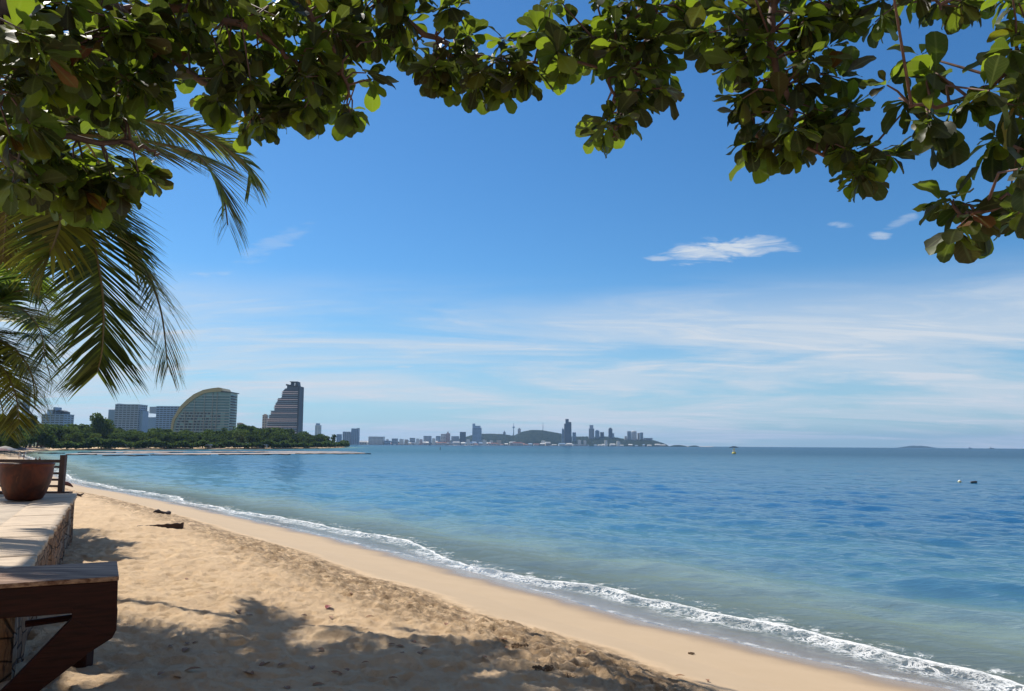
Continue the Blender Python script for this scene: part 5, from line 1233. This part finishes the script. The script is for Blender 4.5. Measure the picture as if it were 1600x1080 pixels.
for (pxk, lab, w) in ((172, 'white roofed beach kiosk, left of two under the headland trees', 9), (194, 'white roofed beach kiosk, right of two under the headland trees', 7), (410, 'low grey shelter under the trees in front of the stepped tower', 12), (325, 'small pale shelter in the trees right of the pavilion', 6)):
    d_ = dist_shore(pxk)+4; p_ = at(pxk, 699, d_); k = d_/FPX; rt = empty('beach_kiosk', (p_.x, d_, 1.0)); tag(rt, lab, 'kiosk')
    m = MB(); m.box(-w*k*.45, w*k*.45, 0, 4, 0, 3.6*k); m.build('wall', M_beige, rt); m = MB(); m.prism([Vector((-w*k*.6, -1.5, 3.8*k)), Vector((w*k*.6, -1.5, 3.8*k)), Vector((w*k*.3, -1.5, 5.6*k)), Vector((-w*k*.3, -1.5, 5.6*k))], (0, 6, 0)); m.build('roof', M_white if 'white' in lab else M_grey, rt)
    m = MB(); m.box(-w*k*.3, w*k*.3, -.1, .2, 1.2*k, 2.8*k); m.build('opening', M_dark, rt)
# umbrellas and people on the far end of our beach
um_m = [simple('parasol_slate', (.10, .12, .16), None, 3, .8), simple('parasol_cream', (.34, .31, .27), None, 3, .8), simple('parasol_maroon', (.16, .07, .07), None, 3, .8)]
for (pxu, pyt, d_, k, lab) in ((8, 697, 205, 1, 'cream beach parasol, leftmost on the beach behind the pot'), (17, 700, 200, 0, 'slate beach parasol leaning low beside the cream one'), (24, 695.5, 225, 1, 'pale parasol raised highest among the beach parasols'), (33, 699, 215, 0, 'wide slate parasol above the two people on the beach'), (44, 700.5, 235, 2, 'maroon parasol right of the people on the beach'), (2, 702, 190, 2, 'maroon parasol cut by the left edge of the photo')):
    p_ = at(pxu, pyt, d_); g = max(.6, gz1(p_.x, p_.y)); rt = empty('beach_parasol', (p_.x, p_.y, g)); tag(rt, lab, 'parasol', 'parasols on the far part of the beach'); h = max(1.8, p_.z-g)
    m = MB(); m.lathe([(1.95, h-.7), (1.92, h-.62), (1.1, h-.25), (.05, h)], 10); m.lathe([(1.6, h-.6), (.88, h-.24), (.04, h-.05)], 10); m.build('canopy', um_m[k], rt); m = MB(); m.tube([(0, 0, -.2), (0, 0, h-.03)], .035, 6); m.build('pole', M_dark, rt)
skin_m = simple('skin', (.30, .17, .11), None, 5, .6); cloth_m = [simple('dark_swimwear', (.03, .04, .08), None, 5, .8), simple('pale_shirt', (.60, .60, .58), None, 5, .8), simple('red_shorts', (.28, .05, .04), None, 5, .8)]
hair_m = simple('black_hair', (.015, .012, .01), None, 5, .6)
def person(px, py, d, z, pose, cloth, label, rot):
    p_ = at(px, py, d); rt = empty('person', (p_.x, d, z), rot); tag(rt, label, 'person', 'people on and off the far beach')
    st = .16 if pose == 'walk' else .05
    J_ = [(0, 0, .95), (0, 0, 1.22), (0, .0, 1.43), (0, 0, 1.52), (0, -.01, 1.60), (0, -.015, 1.70),
          (.10, 0, .90), (.11, -st, .50), (.11, -st*.4, .08), (.11, -st*.4-.14, .03), (-.10, 0, .90), (-.11, st, .50), (-.11, st*1.5, .08), (-.11, st*1.5-.14, .03),
          (.19, 0, 1.40), (.25, .03, 1.12), (.26 if pose != 'carry' else .18, -.12, .90 if pose != 'carry' else 1.10), (.27, -.18, .80), (-.19, 0, 1.40), (-.26, .02, 1.12), (-.27, -.08, .88), (-.27, -.12, .78)]
    E_ = [(0,1),(1,2),(2,3),(3,4),(4,5),(0,6),(6,7),(7,8),(8,9),(0,10),(10,11),(11,12),(12,13),(2,14),(14,15),(15,16),(16,17),(2,18),(18,19),(19,20),(20,21)]
    rad = [.14,.125,.14,.055,.085,.075,.09,.062,.04,.032,.09,.062,.04,.032,.055,.042,.032,.028,.055,.042,.032,.028]
    me = bpy.data.meshes.new('body'); me.from_pydata(J_, E_, []); o = link_obj('body', me, rt); me.materials.append(skin_m)
    md = o.modifiers.new('skin', 'SKIN'); sv = me.skin_vertices[0].data if me.skin_vertices else None
    if sv is None:
        bpy.context.view_layer.update(); sv = me.skin_vertices[0].data if me.skin_vertices else None
    if sv is not None:
        for i, r_ in enumerate(rad): sv[i].radius = (r_, r_*.8 if i < 3 else r_)
        sv[0].use_root = True
    ss = o.modifiers.new('sub', 'SUBSURF'); ss.levels = 1; ss.render_levels = 1
    m = MB(); m.lathe([(.15, .98), (.165, .9), (.19, .72), (.18, .62)], 14); m.build('shorts', cloth_m[cloth], rt, smooth=True)
    if cloth == 1: m = MB(); m.lathe([(.17, .95), (.165, 1.15), (.19, 1.38), (.12, 1.47), (.06, 1.49)], 14); m.build('shirt', cloth_m[1], rt, smooth=True)
    m = MB(); m.lathe([(.095, 1.62), (.105, 1.70), (.08, 1.78), (.001, 1.80)], 12); m.build('hair', hair_m, rt, smooth=True)
person(31, 706, 180, gz1(at(31, 706, 180).x, 180), 'walk', 1, 'person in a pale shirt walking on the beach, left of two', .6)
person(38, 706, 182, gz1(at(38, 706, 182).x, 182), 'stand', 0, 'person in dark swimwear standing on the beach, right of two', 2.2)
person(56.5, 712, 176, -1.0, 'stand', 0, 'person wading waist deep near the beach, left of two', 0)
person(62.5, 712, 177, -.95, 'walk', 2, 'person wading waist deep near the beach, right of two', 1.2)
# ------------------------------------------------------------------ haze
HZ = MB(); HZ.box(-12600, 12600, -12600, 12600, -11, 190)
hm = bpy.data.materials.new('haze'); hm.use_nodes = True
for n in list(hm.node_tree.nodes): hm.node_tree.nodes.remove(n)
pv = hm.node_tree.nodes.new('ShaderNodeVolumePrincipled'); pv.inputs['Color'].default_value = (.36, .62, 1, 1); pv.inputs['Density'].default_value = 5.6e-5
pv.inputs['Anisotropy'].default_value = 0.3
ho = hm.node_tree.nodes.new('ShaderNodeOutputMaterial'); hm.node_tree.links.new(pv.outputs[0], ho.inputs['Volume'])
hz = HZ.build('haze', hm); tag(hz, kind='stuff')
